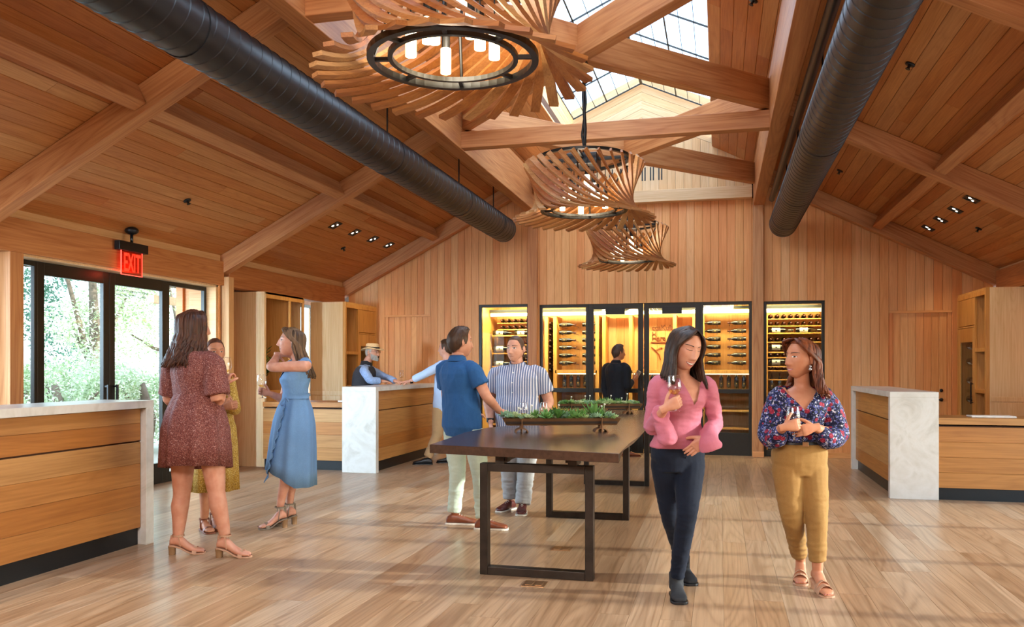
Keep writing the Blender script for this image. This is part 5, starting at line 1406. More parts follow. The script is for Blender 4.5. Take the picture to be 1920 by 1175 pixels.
def vcut(u0, zb, k, up=.06):
    def f(c):
        d = c - nk; u = d.dot(px_); z = d.z
        return d.dot(pf) > -.02 and z > zb and z < up and abs(u-u0) < (z-zb)*k
    return f
def bell(m):
    a = rb.lerp(wr,.55); limb(m, [a, P.p(1243,795,-.14), P.p(1249,812,-.15), P.p(1252,826,-.16), P.p(1252.5,829,-.16)], [.04,.050,.056,.060,.048], 14, 3)
P.top(M['pink'], .205, .965, lambda t: .010 + .006*(t < .4), {'L': (2, .056, .05, ul, (.050,.045,.048,.062,.074,.060)), 'R': (2, .056, .05, ur, (.050,.046,.048,.056))}, 'wrap_top', (.0062,11,2), .0062,
      vcut(-.035, -.185, .44), bell, 6, (.55,.55,2.0), lambda c: .12 if (c-wl2).length < .11 or (c-wr).length < .10 else (1.0 if c.z < P.neck.z-.10 else .35))
P.trousers(M['denim'], .30, (.103,.088,.066,.061,.046), .085, 'jeans', 5, .0035)
fb = MB(); c0 = P.hip + UP*.10 + P.f*.128; fb.tube([c0 + UP*.05, c0 - UP*.03, c0 - UP*.055 - P.f*.02], .0035, 6); obj('fly_seam', fb, M['denim'], P.root)
shoe(P.root, P.J['anL'], NF - .08*_R, M['suede'], .25, 'ankle_boot', M['black_leather'], .98, .15); shoe(P.root, P.J['anR'], NF + .1*_R, M['suede'], .25, 'ankle_boot', M['black_leather'], .98, .16)
long_hair(P.Mh, P.root, M['hair_black'], .155, 0, 140, 1, 36, .016, .002, .0155); hair_cap(P.Mh, .005, 'long', 2, M['hair_black'], P.root, .002, name='hair_cap')

# ---- woman in the floral blouse
P = Person('auburn-haired woman in a floral blouse and camel trousers, head turned aside, holding wine', 5.32, (1515,1108), NF + .02*_R, True, .97, .95, 'skin_tan')
P.torso(P.p(1499,880,.03), P.p(1504,724,0))
st = at(1489,826,5.10) - P.b; wine_glass(P.b + st, 'wine glass of white wine held by the woman in the floral blouse', (-.05,-.03), .022)
gm = st + UP*.10
fd, pn = _R*.9 + UP*.20 - _F*.1, _F; wr = grip(gm, fd, pn, .95)
P.arm('R', P.p(1461,744,0), P.p(1449,815,.03), wr); hand(P.hb, wr, fd, pn, 1, .95, CURL)
wl2 = P.p(1527,801,-.20)
P.arm('L', P.p(1546,746,0), P.p(1562,815,.03), wl2); hand(P.hb, wl2, -_R*.92 - UP*.22 - _F*.12, _F, -1, .95, (.25,.35,.3), .16, .7, .2)
P.leg('R', P.p(1477,880,.03), P.p(1485,968,-.02), P.p(1501,1050,.20)); P.leg('L', P.p(1522,880,.03), P.p(1531,970,-.06), P.p(1533,1068,-.07))
foot(P.mb, P.J['anR'], NF - .35*_R, .235, .055, 0, .012); foot(P.mb, P.J['anL'], NF + .02*_R, .235, .055, 0, .012)
for a, d in (('anR', NF - .35*_R), ('anL', NF + .02*_R)): tm = nails(P.root, P.J[a], d, .235, .055, M['lip']); P.mb.v, P.mb.f, P.mb.mi = (P.mb.v + tm.v, P.mb.f + [tuple(i+len(P.mb.v) for i in f) for f in tm.f], P.mb.mi + tm.mi)
hm = P.head(P.p(1502,672,-.02), NF*.40 - .90*_R + .05*UP, UP + .06*_R, 1.06, smile=.42, eyes='half', look=-.002)
P.finish_skin(hm)
lb, rb = P.J['elL'], P.J['elR']
ul = [P.p(1561,780,.0), P.p(1567,812,.0), P.p(1550,822,-.10), P.J['elL'].lerp(wl2,.72)]
ur = [P.p(1450,782,.0), P.p(1444,812,.0), P.p(1455,820,-.09), P.J['elR'].lerp(wr,.72)]
nk = P.neck; px_ = P.x; pf = P.f
P.top(M['floral'], .355, .945, lambda t: .012 + .014*(t < .45), {'L': (2, .064, .05, ul, (.074,.082,.066,.034)), 'R': (2, .064, .05, ur, (.072,.078,.064,.034))}, 'blouse', (.0085,9,6), .0065, vcut(.03, -.150, .80, .08), None, 3, (1.3,1.3,.6))
P.trousers(M['khaki'], .35, (.105,.090,.070,.064,.052), .115, 'trousers', 8, .0042)
band(P.root, 'belt', M['black_leather'], [r for r in P.rings(.315,.35,.017)])
obj('belt_buckle', MB().box(-.018,.018,-.004,.004,-.014,.014), M['brass'], P.root, bevel=.002, mw=Matrix.Translation(P.hip + (P.neck-P.hip)*.328 + P.f*.143 + P.x*.02))
for a, d in (('anR', NF - .35*_R), ('anL', NF + .02*_R)): sandal(P.root, P.J[a], d, M['tan_strap'], .055, .235, 'mule_sandal', True, M['tan_strap'])
long_hair(P.Mh, P.root, M['hair_auburn'], .185, -.01, 150, 4, 30, .030, .005, .015, tuck=True); hair_cap(P.Mh, .005, 'long', 5, M['hair_auburn'], P.root, .003, name='hair_cap')
obj('earring', MB().sph(P.Mh @ V((-.083,.002,-.045)), .010, 10, 8).sph(P.Mh @ V((-.083,.002,-.062)), .013, 10, 8), M['chrome'], P.root, smooth=True)

# ---- tall woman seen from behind
P = Person('tall brown-haired woman seen from behind in a short speckled brown dress beside the left bar', 6.24, (382,1030), .78*_F + .62*_R, True, 1.19, 1.12, 'skin_warm')
P.torso(P.p(366,816,0), P.p(365,655,0))
st = at(423,722,6.25) - P.b; wine_glass(P.b + st, 'wine glass raised beside the shoulder of the tall woman in brown', (.05,.05), .022)
gm = st + UP*.055; fd, pn = UP*.7 + _R*.5 + _F*.3, -_R*.4 + UP*.3 + _F*.5; wr = P.p(421,722,-.03)
P.arm('L', P.p(326,680,.12), P.p(317,748,.16), P.p(350,738,.40)); hand(P.hb, P.p(350,738,.40), _F + .5*_R, -_R, 1, 1, (.3,.4,.3))
P.arm('R', P.p(400,684,-.10), P.p(408,750,-.12), wr); hand(P.hb, wr, UP*.8 + _R*.15 + _F*.3, _R*.35 + _F*.6, -1, .95, CURL)
RT = (.076,.074,.053,.056,.032)
P.leg('L', P.p(344,818,.05), P.p(341,925,.05), P.p(334,1003,.02), RT); P.leg('R', P.p(394,818,-.05), P.p(406,922,-.09), P.p(422,1003,-.08), RT)
dl, dr = _R + .15*_F, _R - .02*_F
foot(P.mb, P.J['anL'], dl, .25, .062, 0, .012, 1.1); foot(P.mb, P.J['anR'], dr, .25, .062, 0, .012, 1.1)
for a, d in (('anL', dl), ('anR', dr)): tm = nails(P.root, P.J[a], d, .25, .062, M['mouth_dark']); P.mb.v, P.mb.f, P.mb.mi = (P.mb.v + tm.v, P.mb.f + [tuple(i+len(P.mb.v) for i in f) for f in tm.f], P.mb.mi + tm.mi)
hm = P.head(P.p(362,614,.02), .62*_F + .78*_R, UP, 1.10, smile=.2, eyes='open')
P.finish_skin(hm)
eL = P.J['shL'].lerp(P.J['elL'], .9); eR = P.J['shR'].lerp(P.J['elR'], .85)
P.top(M['speckle'], .47, .985, lambda t: .020 + .012*(t < .75), {'L': (.88, .078, .088), 'R': (.84, .080, .092)}, 'dress_bodice', (.010,8,9), .0075, None, None, 3, (1.4,1.4,.5))
H = P.neck - P.hip; lv = []
for t, rx, ry in ((.56,.175,.135),(.50,.172,.135),(.42,.195,.165),(.28,.232,.205),(.10,.256,.235),(-.10,.264,.246),(-.34,.270,.252)): lv.append((P.hip + H*t + P.x*.015, P.x, P.f, rx, ry))
skirt('dress_skirt', M['speckle'], P.root, lv, 9, .012, 4, hem=lambda a: .03*math.cos(a) - .03*math.sin(a) - .02)
band(P.root, 'belt', M['speckle'], [sup(P.hip + H*t, P.x, P.f, .178, .140, 30) for t in (.485,.515)])
for a, d in (('anL', dl), ('anR', dr)): sandal(P.root, P.J[a], d, M['tan_strap'], .062, .25, 'heeled_sandal', False)
long_hair(P.Mh, P.root, M['hair_brown'], .225, .0, 150, 9, 46, .030, .010, .019, backdrop=-.02); hair_cap(P.Mh, .006, 'long', 3, M['hair_brown'], P.root, .004, name='hair_cap')

# ---- woman in the mustard dress, mostly hidden
P = Person('woman in a mustard printed dress, mostly hidden behind the tall woman in brown', 7.15, (396,992), NF*.85 + .35*_R, True, 1.0, 1.0, 'skin_tan', 1.15)
P.torso(P.p(400,832,0), P.p(401,702,0))
wr = P.p(418,763,-.22)
P.arm('R', P.p(372,714,.03), P.p(377,768,0), wr); hand(P.hb, wr, _R*.9 + UP*.2, _F, 1, .92, (.5,.7,.5))
wl2 = P.p(437,758,-.18)
P.arm('L', P.p(428,714,-.03), P.p(440,766,-.04), wl2); hand(P.hb, wl2, -_R*.8 - _F*.3 + UP*.25, _F, -1, .92, (.4,.6,.5))
P.leg('R', P.p(386,832,0), P.p(386,900,0), P.p(383,972,.0)); P.leg('L', P.p(410,832,0), P.p(406,895,.05), P.p(402,962,.10))
d1_ = NF*.7 + .55*_R; foot(P.mb, P.J['anR'], d1_, .235, 0, 0, .012); foot(P.mb, P.J['anL'], d1_, .235, 0, 0, .012)
hm = P.head(P.p(403,661,-.02), NF*.7 + .5*_R, UP, 1.0, smile=.3, eyes='half')
P.finish_skin(hm)
P.top(M['yellow_print'], .46, .955, .014, {'L': (1.55, .058, .048), 'R': (1.55, .058, .048)}, 'dress_bodice', (.004,12,3), .008)
H = P.neck - P.hip
skirt('dress_skirt', M['yellow_print'], P.root, [(P.hip + H*t, P.x, P.f, rx, ry) for t, rx, ry in ((.52,.140,.112),(.44,.146,.118),(.25,.182,.15),(0,.194,.17),(-.35,.200,.185),(-.66,.205,.19))], 10, .014, 6)
for a in ('anR','anL'): sandal(P.root, P.J[a], d1_, M['leather'], 0.004, .235, 'flat_sandal')
hair_cap(P.Mh, .006, 'long', 6, M['hair_brown'], P.root, .002, name='hair_cap'); obj('hair_bun', MB().sph(P.Mh @ V((0,-.11,-.01)), .04, 14, 10), M['hair_brown'], P.root, smooth=True)

# ---- woman in the blue wrap dress
P = Person('long-haired woman in a light blue wrap dress, hand at her neck, holding a glass', 7.39, (535,980), -.86*_R - .36*_F, True, .95, 1.0, 'skin_pale')
P.torso(P.p(551,806,0), P.p(558,675,0), None, 1.2)
st = at(492,746,7.44) - P.b; wine_glass(P.b + st, 'wine glass held low by the woman in the blue dress', (0,-.05), .026)
gm = st + UP*.055; fd, pn = -_R*.85 - _F*.25 + UP*.25, -_F*1.0; wr = grip(gm, fd, pn, .92)
P.arm('R', P.p(546,686,.15), P.p(531,748,.20), wr); hand(P.hb, wr, fd, pn, 1, .92, CURL)
wl2 = P.p(521,664,.12)
P.arm('L', P.p(573,686,-.15), P.p(509,688,-.12), wl2, (.054,.050,.043,.042,.034,.028)); hand(P.hb, wl2, _R*.85 - UP*.05 + _F*.45, -UP*.6 - _F*.3, 1, .92, (.3,.4,.3))
P.leg('L', P.p(548,808,-.06), P.p(536,888,-.10), P.p(525,950,-.10)); P.leg('R', P.p(555,808,.07), P.p(548,885,.05), P.p(543,944,.06))
d1_, d2_ = -_R*.85 - _F*.5, -_R*.8 - _F*.4
foot(P.mb, P.J['anL'], d1_, .235, .07, 0, .012); foot(P.mb, P.J['anR'], d2_, .235, .07, 0, .012)
tm = nails(P.root, P.J['anL'], d1_, .235, .07, M['mouth_dark']); P.mb.v, P.mb.f, P.mb.mi = (P.mb.v + tm.v, P.mb.f + [tuple(i+len(P.mb.v) for i in f) for f in tm.f], P.mb.mi + tm.mi)
hm = P.head(P.p(547,641,-.02), -.94*_R - .24*_F + .12*UP, UP + .08*_R, 1.06, smile=.25, eyes='half')
P.finish_skin(hm)
nk = P.neck; px_ = P.x; pf = P.f
P.top(M['chambray'], .45, .905, .012, {}, 'dress_bodice', (.007,10,4), .0068, vcut(-.01, -.20, .34, .05), lambda m: [limb(m, [P.J['sh'+s]+UP*.02-P.f*.02, P.J['sh'+s].lerp(P.neck,.45)+UP*.01, P.hip+(P.neck-P.hip)*.80+P.x*(.07 if s == 'R' else -.07)+P.f*.09], [.038,.040,.03], 10, 3) for s in 'LR'], 3, (1.2,1.2,.7))
H = P.neck - P.hip
skirt('dress_skirt', M['chambray'], P.root, [(P.hip + H*t, P.x, P.f, rx, ry) for t, rx, ry in ((.54,.132,.108),(.46,.134,.112),(.30,.170,.152),(.10,.184,.178),(-.2,.190,.195),(-.5,.192,.205),(-.70,.196,.212))], 8, .011, 9, hem=lambda a: .15*max(0,math.sin(a))-.06)
band(P.root, 'waist_tie', M['chambray'], [sup(P.hip + H*t, P.x, P.f, .139+.004*math.sin(t*60), .117, 30) for t in (.455,.475,.50,.525)])
kn_ = P.hip + H*.47 + P.f*.10 - P.x*.075
bow = MB(); bow.sph(kn_, .016, 10, 8)
for dx, dz in ((-.07,-.055),(.05,-.06)):
    e = kn_ + P.f*dx*-.6 - P.x*.02 + UP*dz; m2 = kn_.lerp(e,.5) - P.x*.02
    bow.tube(catmull([kn_, m2 + UP*.015, e, m2 - UP*.03, kn_],[.006]*5,4)[0], .0075, 7)
    bow.tube([kn_, kn_ + P.f*dx*-.3 - P.x*.015 - UP*.10, kn_ + P.f*dx*-.5 - P.x*.01 - UP*.20], .0075, 7)
obj('tie_bow', bow, M['chambray'], P.root, smooth=True)
rf = []; N = 40
for i in range(N+1):
    t = i/N; a = -2.1 + 2.2*t + .0; tt = .40 - 1.06*t; rx = .170 + .026*t; ry = .152+.06*t
    c = P.hip + H*tt; dv = P.x*math.cos(PI/2+.75-.5*t)*0
    ang = PI - .75 - .72*t
    d = P.x*math.cos(ang)*rx + P.f*math.sin(ang)*ry; o = d.normalized()
    wv = .016*math.sin(i*1.15); e_ = d*(1.0) + o*(.022+wv) - P.x*.050 - UP*.035; rf.append([c + d*1.01, c + e_, c + e_*.98 - UP*.004, c + d*.985])
band(P.root, 'ruffle', M['chambray'], rf)
for a, d in (('anL', d1_), ('anR', d2_)): sandal(P.root, P.J[a], d, M['grey_strap'], .07, .235, 'heeled_sandal', False, M['heel'])
long_hair(P.Mh, P.root, M['hair_ash'],   .235, .012, 150, 12, 30, .008, .003, .0135, backdrop=-.075, tuck=True); hair_cap(P.Mh, .005, 'long', 7, M['hair_ash'], P.root, .002, name='hair_cap')

def collar(P, mat, r=.066, h=.038, flap=True):
    n = P.neck; ax = (P.hc - n).normalized(); rg = []
    for z, k in ((-.012,1.12),(h*.6,1.0),(h,1.03),(h*.5,1.16),(-.016,1.30)): rg.append([n + ax*(z+.012) + P.x*(r*k*math.cos(a)) + P.f*(r*k*math.sin(a)*.98-.004) - UP*(.028*max(0,math.sin(a))) for a in [2*PI*q/28 for q in range(28)]])
    o = band(P.root, 'collar', mat, rg)
    if flap:
        m = MB()
        for s in (-1,1):
            a = n + P.x*s*.018 + P.f*(r*1.04) + UP*.0; b = n + P.x*s*.070 + P.f*(r*.55) + UP*.024; c = n + P.x*s*.066 + P.f*(r*1.25) - UP*.055
            m.add([a,b,c,a+P.f*.006,b+P.f*.006,c+P.f*.008],[(0,1,2),(5,4,3),(0,3,4,1),(1,4,5,2),(2,5,3,0)])
        obj('collar_flap', m, mat, o)
# ---- man in the blue shirt
P = Person('dark-haired man in a blue short-sleeved shirt and pale mint trousers at the table', 7.4, (885,988), .80*_R + .60*_F, False, .98, 1.0, 'skin_fair')
P.torso(P.p(868,812,0), P.p(858,676,0))
wr = P.p(937,771,-.02)
P.arm('R', P.p(888,694,-.14), P.p(913,744,-.17), wr, (.060,.054,.046,.045,.036,.029)); hand(P.hb, wr, _R*.85 - UP*.3 + _F*.35, -UP*.7 + _F*.5, 1, 1.05, (.25,.3,.25))
P.arm('L', P.p(832,692,.15), P.p(838,752,.26), P.p(880,775,.36)); hand(P.hb, P.p(880,775,.36), _R, -UP, -1, 1.05, (.3,.4,.3))
P.leg('L', P.p(852,815,.08), P.p(858,888,.05), P.p(851,962,.05)); P.leg('R', P.p(888,815,-.08), P.p(900,888,-.12), P.p(905,974,-.18))
hm = P.head(P.p(863,642,.0), .86*_R + .46*_F, UP + .02*_R, 1.08, smile=.1, eyes='open', jaw=1.1)
P.finish_skin(hm)
P.top(M['navy_shirt'], -.03, .985, lambda t: .020 + .012*(t < .5), {'R': (.56, .070, .076), 'L': (.56, .070, .076)}, 'shirt', (.0105,7,5), .0072, None, None, 3, (1.2,1.2,.6))
collar(P, M['navy_shirt'], .070, .040, False)
P.trousers(M['mint'], .22, (.102,.090,.074,.066,.060), .075, 'trousers', 4, .0052)
shoe(P.root, P.J['anL'], _R*1 - .08*_F, M['leather'], .285, 'shoe'); shoe(P.root, P.J['anR'], _R*1 - .12*_F, M['leather'], .285, 'shoe')
hair_cap(P.Mh, .017, 'short', 3, M['hair_short'], P.root, .007, quiff=.018)
# ---- man in the striped shirt
P = Person('man with cropped hair in a blue striped short-sleeved shirt behind the table', 8.18, (968,960), NF*.90 - .34*_R, False, 1.13, 1.05, 'skin_pale')
P.torso(P.p(972,808,0), P.p(970,686,0), None, 1, .02)
wr = P.p(920,793,-.04)
P.arm('R', P.p(931,702,.06), P.p(915,750,.08), wr, (.058,.052,.046,.045,.035,.029)); hand(P.hb, wr, -UP*.95 + _R*.1, _R, 1, 1.05, (.35,.5,.4))
wl2 = P.p(1016,786,-.12)
P.arm('L', P.p(1011,702,-.05), P.p(1029,752,-.02), wl2, (.058,.052,.046,.045,.035,.029)); hand(P.hb, wl2, -UP*.9 - _R*.3 - _F*.2, -_R, -1, 1.05, (.35,.5,.4))
P.leg('R', P.p(953,808,.05), P.p(955,880,.03), P.p(957,937,.04)); P.leg('L', P.p(991,808,-.03), P.p(986,882,-.04), P.p(980,948,-.12))
hm = P.head(P.p(967,654,-.03), NF*.86 - .50*_R, UP, 1.06, smile=.12, eyes='open', jaw=1.15)
P.finish_skin(hm)
P.top(M['stripes'], -.06, .985, lambda t: .018 + .012*(t < .5), {'R': (.66, .078, .084), 'L': (.66, .078, .084)}, 'shirt', (.0095,7,7), .0078, None, None, 3, (1.2,1.2,.6))
collar(P, M['stripes'], .070, .036)
H = P.neck - P.hip; bt = MB()
for k in range(6):
    t = .90 - .15*k; r_ = P.rings(t, t+.001, .030 + .012*(t < .5))[0]; c = sum(r_, V((0,0,0)))/len(r_); ext = max((q-c).dot(P.f) for q in r_); bt.sph(c + P.f*ext, .0065, 8, 6)
obj('button', bt, M['teeth'], P.root, smooth=True)
P.trousers(M['stone_chino'], .22, (.106,.092,.078,.070,.064), .08, 'trousers', 6, .0062)
shoe(P.root, P.J['anR'], NF*.85 - .55*_R, M['cordovan'], .275, 'shoe'); shoe(P.root, P.J['anL'], NF*1 - .1*_R, M['cordovan'], .275, 'shoe')
hair_cap(P.Mh, .005, 'short', 5, M['hair_crop'], P.root, .0015)
band(P.root, 'watch', M['black'], [sup(P.p(919,787+dz,-.03), _R, _F, .037, .030, 18) for dz in (-4,4)])

# ---- man with the straw hat behind the bar
P = Person('bearded man in a straw hat and dark vest leaning on the middle bar', 12.55, (686,863), .95*_R - .18*_F, False, 1.02, 1.05, 'skin_warm', 1.25)
P.torso(P.p(670,764,0), P.p(687,683,0))
wr = P.p(716,714,-.20)
P.arm('R', P.p(683,695,-.20), P.p(695,713,-.28), wr); hand(P.hb, wr, _R - UP*.12, -UP, 1, 1.05, (.15,.2,.2))
wl2 = P.p(744,715,-.15)
P.arm('L', P.p(694,693,.20), P.p(722,707,.10), wl2); hand(P.hb, wl2, _R - UP*.12, -UP, -1, 1.05, (.15,.2,.2))
P.leg('R', P.p(672,768,-.1), P.p(676,815,-.1), P.p(672,854,-.1)); P.leg('L', P.p(674,768,.1), P.p(682,815,.1), P.p(678,854,.1))
hm = P.head(P.p(698,660,-.02), .92*_R - .40*_F - .05*UP, UP, 1.06, smile=.3, eyes='open', jaw=1.1)
P.finish_skin(hm)
P.top(M['plaid'], -.05, .98, .014, {'R': (1.82, .066, .048), 'L': (1.82, .066, .048)}, 'shirt', (.007,11,3), .0085)
P.top(M['vest'], -.02, .955, .028, {}, 'vest', (.004,9,3), .0085)
band(P.root, 'neckerchief', M['scarf'], [sup(P.neck + UP*z - P.f*.004, P.x, P.f, r_, r_*1.02, 22) for z, r_ in ((-.03,.085),(.0,.088),(.03,.078),(.055,.068))])
P.trousers(M['tan_chino'], .2, (.102,.09,.074,.066,.06), .06, 'trousers', 4, .004)
for a in 'RL': shoe(P.root, P.J['an'+a], _R, M['black_leather'], .27, 'shoe', M['black_leather'])
hat = MB(); hr = []
for r_, z in ((.150,.030),(.152,.036),(.120,.044),(.094,.052),(.090,.075),(.083,.115),(.060,.128),(.0,.124)): hr.append([P.Mh @ V((r_*.93*math.cos(a), r_*1.14*math.sin(a), z + (.028*(math.cos(a)**2) if r_ > .11 else 0) - (.02*max(0,-math.sin(a)) if r_ > .11 else 0) - (.016*(1-abs(math.cos(a))) if r_ < .05 else 0))) for a in [2*PI*q/36 for q in range(36)]])
hr.insert(0, [P.Mh @ V((.09*math.cos(a), .103*math.sin(a), .044)) for a in [2*PI*q/36 for q in range(36)]])
ht = obj('straw_hat', MB().loft(hr, False), M['straw'], P.root, smooth=True)
band(P.root, 'hat_band', M['band'], [[P.Mh @ V((r_*.93*math.cos(a), r_*1.14*math.sin(a), z)) for a in [2*PI*q/36 for q in range(36)]] for r_, z in ((.0955,.054),(.0925,.078))])
brd = MB()
for i in range(9):
    row = []
    for j in range(15):
        u = -1+2*j/14; ph = PI/2 + u*1.35; zz = -.052 - .075*(i/8) + .03*abs(u)**2; k = 1.05
        rr = (1 - .30*min(1,max(0,(-zz)/.115))**1.5); row.append(P.Mh @ V((.0765*math.cos(ph)*k*rr, (.100*math.sin(ph)*k)*(1-.10*(i/8)**2) + (.008 if abs(u) < .3 else 0), zz)))
    brd.v += [tuple(p) for p in row]
for i in range(8):
    for j in range(14):
        if i < 3 and 5 <= j <= 8: continue
        brd.f.append((i*15+j,i*15+j+1,(i+1)*15+j+1,(i+1)*15+j)); brd.mi.append(0)
obj('beard', brd, M['hair_grey'], P.root, smooth=True)
hair_cap(P.Mh, .008, 'short', 5, M['hair_grey'], P.root, .003)
gl = MB()
for s in (-1,1):
    c = V((s*.032,.108,.006)); pts = [P.Mh @ (c + V((.021*math.cos(a),-.004*abs(math.cos(a)),.015*math.sin(a)))) for a in [2*PI*q/18 for q in range(19)]]; gl.tube(pts,.0018,5)
    gl.tube([P.Mh @ V((s*.053,.105,.010)), P.Mh @ V((s*.083,.03,.010)), P.Mh @ V((s*.085,-.01,.0))],.0018,5)
gl.tube([P.Mh @ V((-.011,.110,.010)), P.Mh @ V((.011,.110,.010))],.0018,5); obj('spectacles', gl, M['black'], P.root)

# ---- man reaching across the bar
P = Person('man in a pale blue shirt and tan trousers reaching onto the bar, half hidden', 12.1, (826,868), -.92*_R + .25*_F, False, 1.0, 1.0, 'skin_pale', 1.25)
P.torso(P.p(830,770,0), P.p(838,680,0))
wl2 = P.p(768,715,-.12)
P.arm('L', P.p(828,684,-.17), P.p(798,700,-.22), wl2); hand(P.hb, wl2, -_R - UP*.1, -UP, 1, 1.1, (.15,.2,.2))
P.arm('R', P.p(838,684,.17), P.p(828,722,.22), P.p(818,748,.18)); hand(P.hb, P.p(818,748,.18), -UP, _F, 1, 1.0, (.4,.5,.4))
P.leg('L', P.p(824,770,-.08), P.p(820,815,-.08), P.p(802,856,-.1)); P.leg('R', P.p(836,770,.08), P.p(842,815,.1), P.p(846,857,.1))
hm = P.head(P.p(836,653,.02), -.9*_R + .35*_F, UP, 1.06, smile=.1, eyes='open', jaw=1.1)
P.finish_skin(hm)
P.top(M['sky_shirt'], -.03, .98, .018, {'L': (1.72, .066, .050), 'R': (1.9, .066, .046)}, 'shirt', (.006,9,2), .0085)
collar(P, M['sky_shirt'], .068, .036, False)
P.trousers(M['tan_chino'], .24, (.104,.092,.078,.070,.062), .06, 'trousers', 7, .005)
for a in 'LR': shoe(P.root, P.J['an'+a], -_R + .05*_F, M['black_leather'], .28, 'shoe', M['black_leather'])
hair_cap(P.Mh, .012, 'short', 8, M['hair_short'], P.root, .005)
band(P.root, 'watch', M['black'], [sup(P.p(772+dx,714.2-dx*.25,-.12), UP, _F, .034, .034, 18) for dx in (-2.4,2.4)])

# ---- man in black at the glass doors
P = Person('black-haired man in a black shirt seen from behind at the glass doors', 13.1, (1168,855), .78*_R + .55*_F, False, .98, 1.0, 'skin_tan', 1.25)
P.torso(P.p(1158,762,0), P.p(1155,680,0))
wr = P.p(1187,712,.0)
P.arm('R', P.p(1174,690,-.14), P.p(1177,724,-.14), wr); hand(P.hb, wr, UP*.6 + _R*.7, -_R*.3 + UP*.3 + _F*.4, 1, 1.05, CURL)
P.arm('L', P.p(1137,690,.14), P.p(1133,726,.12), P.p(1140,756,.05)); hand(P.hb, P.p(1140,756,.05), -UP, _F, -1, 1.0, (.4,.5,.4))
P.leg('R', P.p(1170,764,-.08), P.p(1176,812,-.1), P.p(1176,846,-.1)); P.leg('L', P.p(1150,764,.08), P.p(1152,812,.08), P.p(1148,845,.08))
hm = P.head(P.p(1160,661,.0), .92*_R + .35*_F, UP, 1.02, smile=.1, eyes='open', jaw=1.1)
P.finish_skin(hm)
P.top(M['black_shirt'], -.08, .985, .020, {'R': (1.72, .068, .052), 'L': (1.92, .068, .046)}, 'shirt', (.006,9,2), .0085)
collar(P, M['black_shirt'], .068, .036, False)
P.trousers(M['black_shirt'], .2, (.10,.09,.074,.066,.06), .06, 'trousers', 7, .004)
for a in 'LR': shoe(P.root, P.J['an'+a], _R + .2*_F, M['leather'], .28, 'shoe', M['leather'])
hair_cap(P.Mh, .018, 'short', 9, M['hair_black'], P.root, .006, quiff=.016)
ph = obj('phone', MB().box(-.036,.036,-.004,.004,-.07,.07), M['chrome'], bevel=.003); ph.location = at(1195,702,13.12); ph.rotation_euler = (.3,.5,YAW)
prop(ph, 'small silver phone in the hand of the man in black', 'phone')

# ---- glasses on the bar and the table
g = atZ(756,718,1.1508); wine_glass(V((-4.72, 11.86, 1.1508)), 'wine glass standing on the middle bar between two hands', (0,0), .02)
for px, dd, lb in ((982,7.55,'left of two wine glasses on the table before the striped shirt'),(1020,7.6,'right of two wine glasses on the table before the striped shirt')):
    q = at(px, 687+.54*FPX/dd, dd); wine_glass(V((q.x,q.y,.8805)), lb, (0,0), .02, 'glasses on the long table')
# ================================================================ outdoors beyond the left doors
M['ground'] = plain('paving_outside', 'b9b6a8', .8)
prop(obj('ground', MB().box(-40,-7.0,-10,60,-.25,-.06), M['ground']), 'pale paving outside the glazed doors', kind='structure')
def foliage_mat(name, a, b):
    m = NM(name, .55, S(a)); oi = m.n('ShaderNodeNewGeometry').outputs['Random Per Island']
    m.col(m.ramp(oi, [(0, S(a)), (1, S(b))])); m.b.inputs['Transmission Weight'].default_value = 0
    tr = m.n('ShaderNodeBsdfTranslucent'); m.l(m.ramp(oi, [(0, S(a)), (1, S(b))]), tr.inputs[0])
    mx_ = m.n('ShaderNodeMixShader'); mx_.inputs[0].default_value = .5; m.l(m.b.outputs[0], mx_.inputs[1]); m.l(tr.outputs[0], mx_.inputs[2])
    m.l(mx_.outputs[0], m.t.nodes['Material Output'].inputs[0]); return m.m
M['fol_a'] = foliage_mat('sunlit_leaf', '94ad74', 'eef3da'); M['fol_b'] = foliage_mat('conifer_needles', '3a6a54', '86ab94'); M['fol_c'] = foliage_mat('bush_leaf', '9cb87a', 'f3f6e4')  # leaf colours lifted towards white to imitate overexposed daylight outside
M['bark'] = plain('grey_brown_bark', '6f6152', .9, var=.3, scale=8)
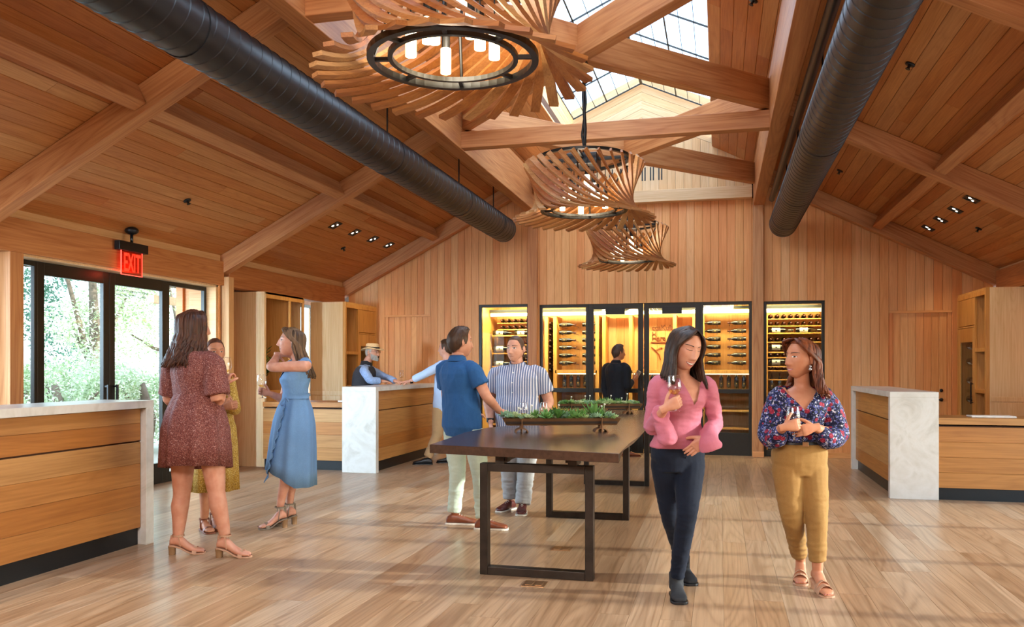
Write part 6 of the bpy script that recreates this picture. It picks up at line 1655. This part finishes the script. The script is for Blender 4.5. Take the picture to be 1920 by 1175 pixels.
def foliage(name, parent, mat, blobs, n, size, seed):
    r = random.Random(seed); mb = MB()
    for k in range(n):
        c, rad = r.choices(blobs, [b[1]**2 for b in blobs])[0]
        d = V((r.gauss(0,1), r.gauss(0,1), r.gauss(0,1))).normalized(); p = V(c) + d*rad*(.55+.45*r.random())
        a = V((r.gauss(0,1),r.gauss(0,1),r.gauss(0,.6))).normalized(); b = a.orthogonal().normalized(); s = size*r.uniform(.6,1.4)
        mb.add([p-a*s, p+b*s*.35, p+a*s, p-b*s*.35], [(0,1,2,3)])
    o = obj(name, mb, mat, parent); o['kind'] = 'stuff'; return o
def tree(loc, h, blobs, mat, n, size, seed, label, name='tree', cat='tree', group=None):
    t = empty(name, loc, label=label, cat=cat, group=group)
    b = MB(); b.tube([(0,0,0),(.1,.05,h*.5),(0,0,h)],[.16,.12,.05],9)
    for c, r_ in blobs[:5]: b.tube([(0,0,h*.35),tuple(V(c)*.6+V((0,0,h*.12))),c],[.07,.045,.02],6)
    obj('trunk', b, M['bark'], t, smooth=True)
    foliage('crown', t, mat, blobs, n, size, seed); return t
rng = random.Random(77)
def blobs(n, r, z0, z1, s0, s1, seed):
    q = random.Random(seed); return [((q.uniform(-r,r),q.uniform(-r,r),q.uniform(z0,z1)),q.uniform(s0,s1)) for _ in range(n)]
tree((-17.0,16.2,-.06), 5.5, blobs(16,1.2,1.2,6.5,.5,1.0,1), M['fol_b'], 15000, .055, 2, 'dark blue-green conifer seen through the leftmost pane')
tree((-13.8,15.8,-.06), 4.5, blobs(16,1.1,1.0,5.0,.4,.8,3), M['fol_a'], 13000, .045, 4, 'sunlit leafy tree behind the left door leaf')
tree((-12.6,17.6,-.06), 4.8, blobs(16,1.1,1.0,5.5,.4,.9,5), M['fol_c'], 14000, .045, 6, 'pale green leafy tree behind the right door leaf')
for i, (x, y, lb) in enumerate(((-9.9,10.6,'behind the leftmost pane'),(-9.6,12.2,'behind the left door leaf'),(-9.3,13.4,'behind the right door leaf'),(-10.4,11.5,'further back behind the left door leaf'))):
    tree((x,y,-.06), 1.2, blobs(10,.7,.25,1.35,.25,.45,20+i), M['fol_c'] if i % 2 else M['fol_a'], 8000, .033, 30+i, 'leafy bush outside, %s' % lb, 'bush', 'bush')
pt = empty('porch_post', (-8.3,12.25,-.06), label='sunlit timber porch post seen through the right-hand side pane', cat='post')
obj('shaft', MB().box(-.08,.08,-.08,.08,0,2.62), M['palewood'], pt, bevel=.005)
obj('bracket', MB().bar((0,0,2.5),(0,-1.5,2.5),.1,.12), M['palewood'], pt)
bpy.data.scenes.remove(TS)
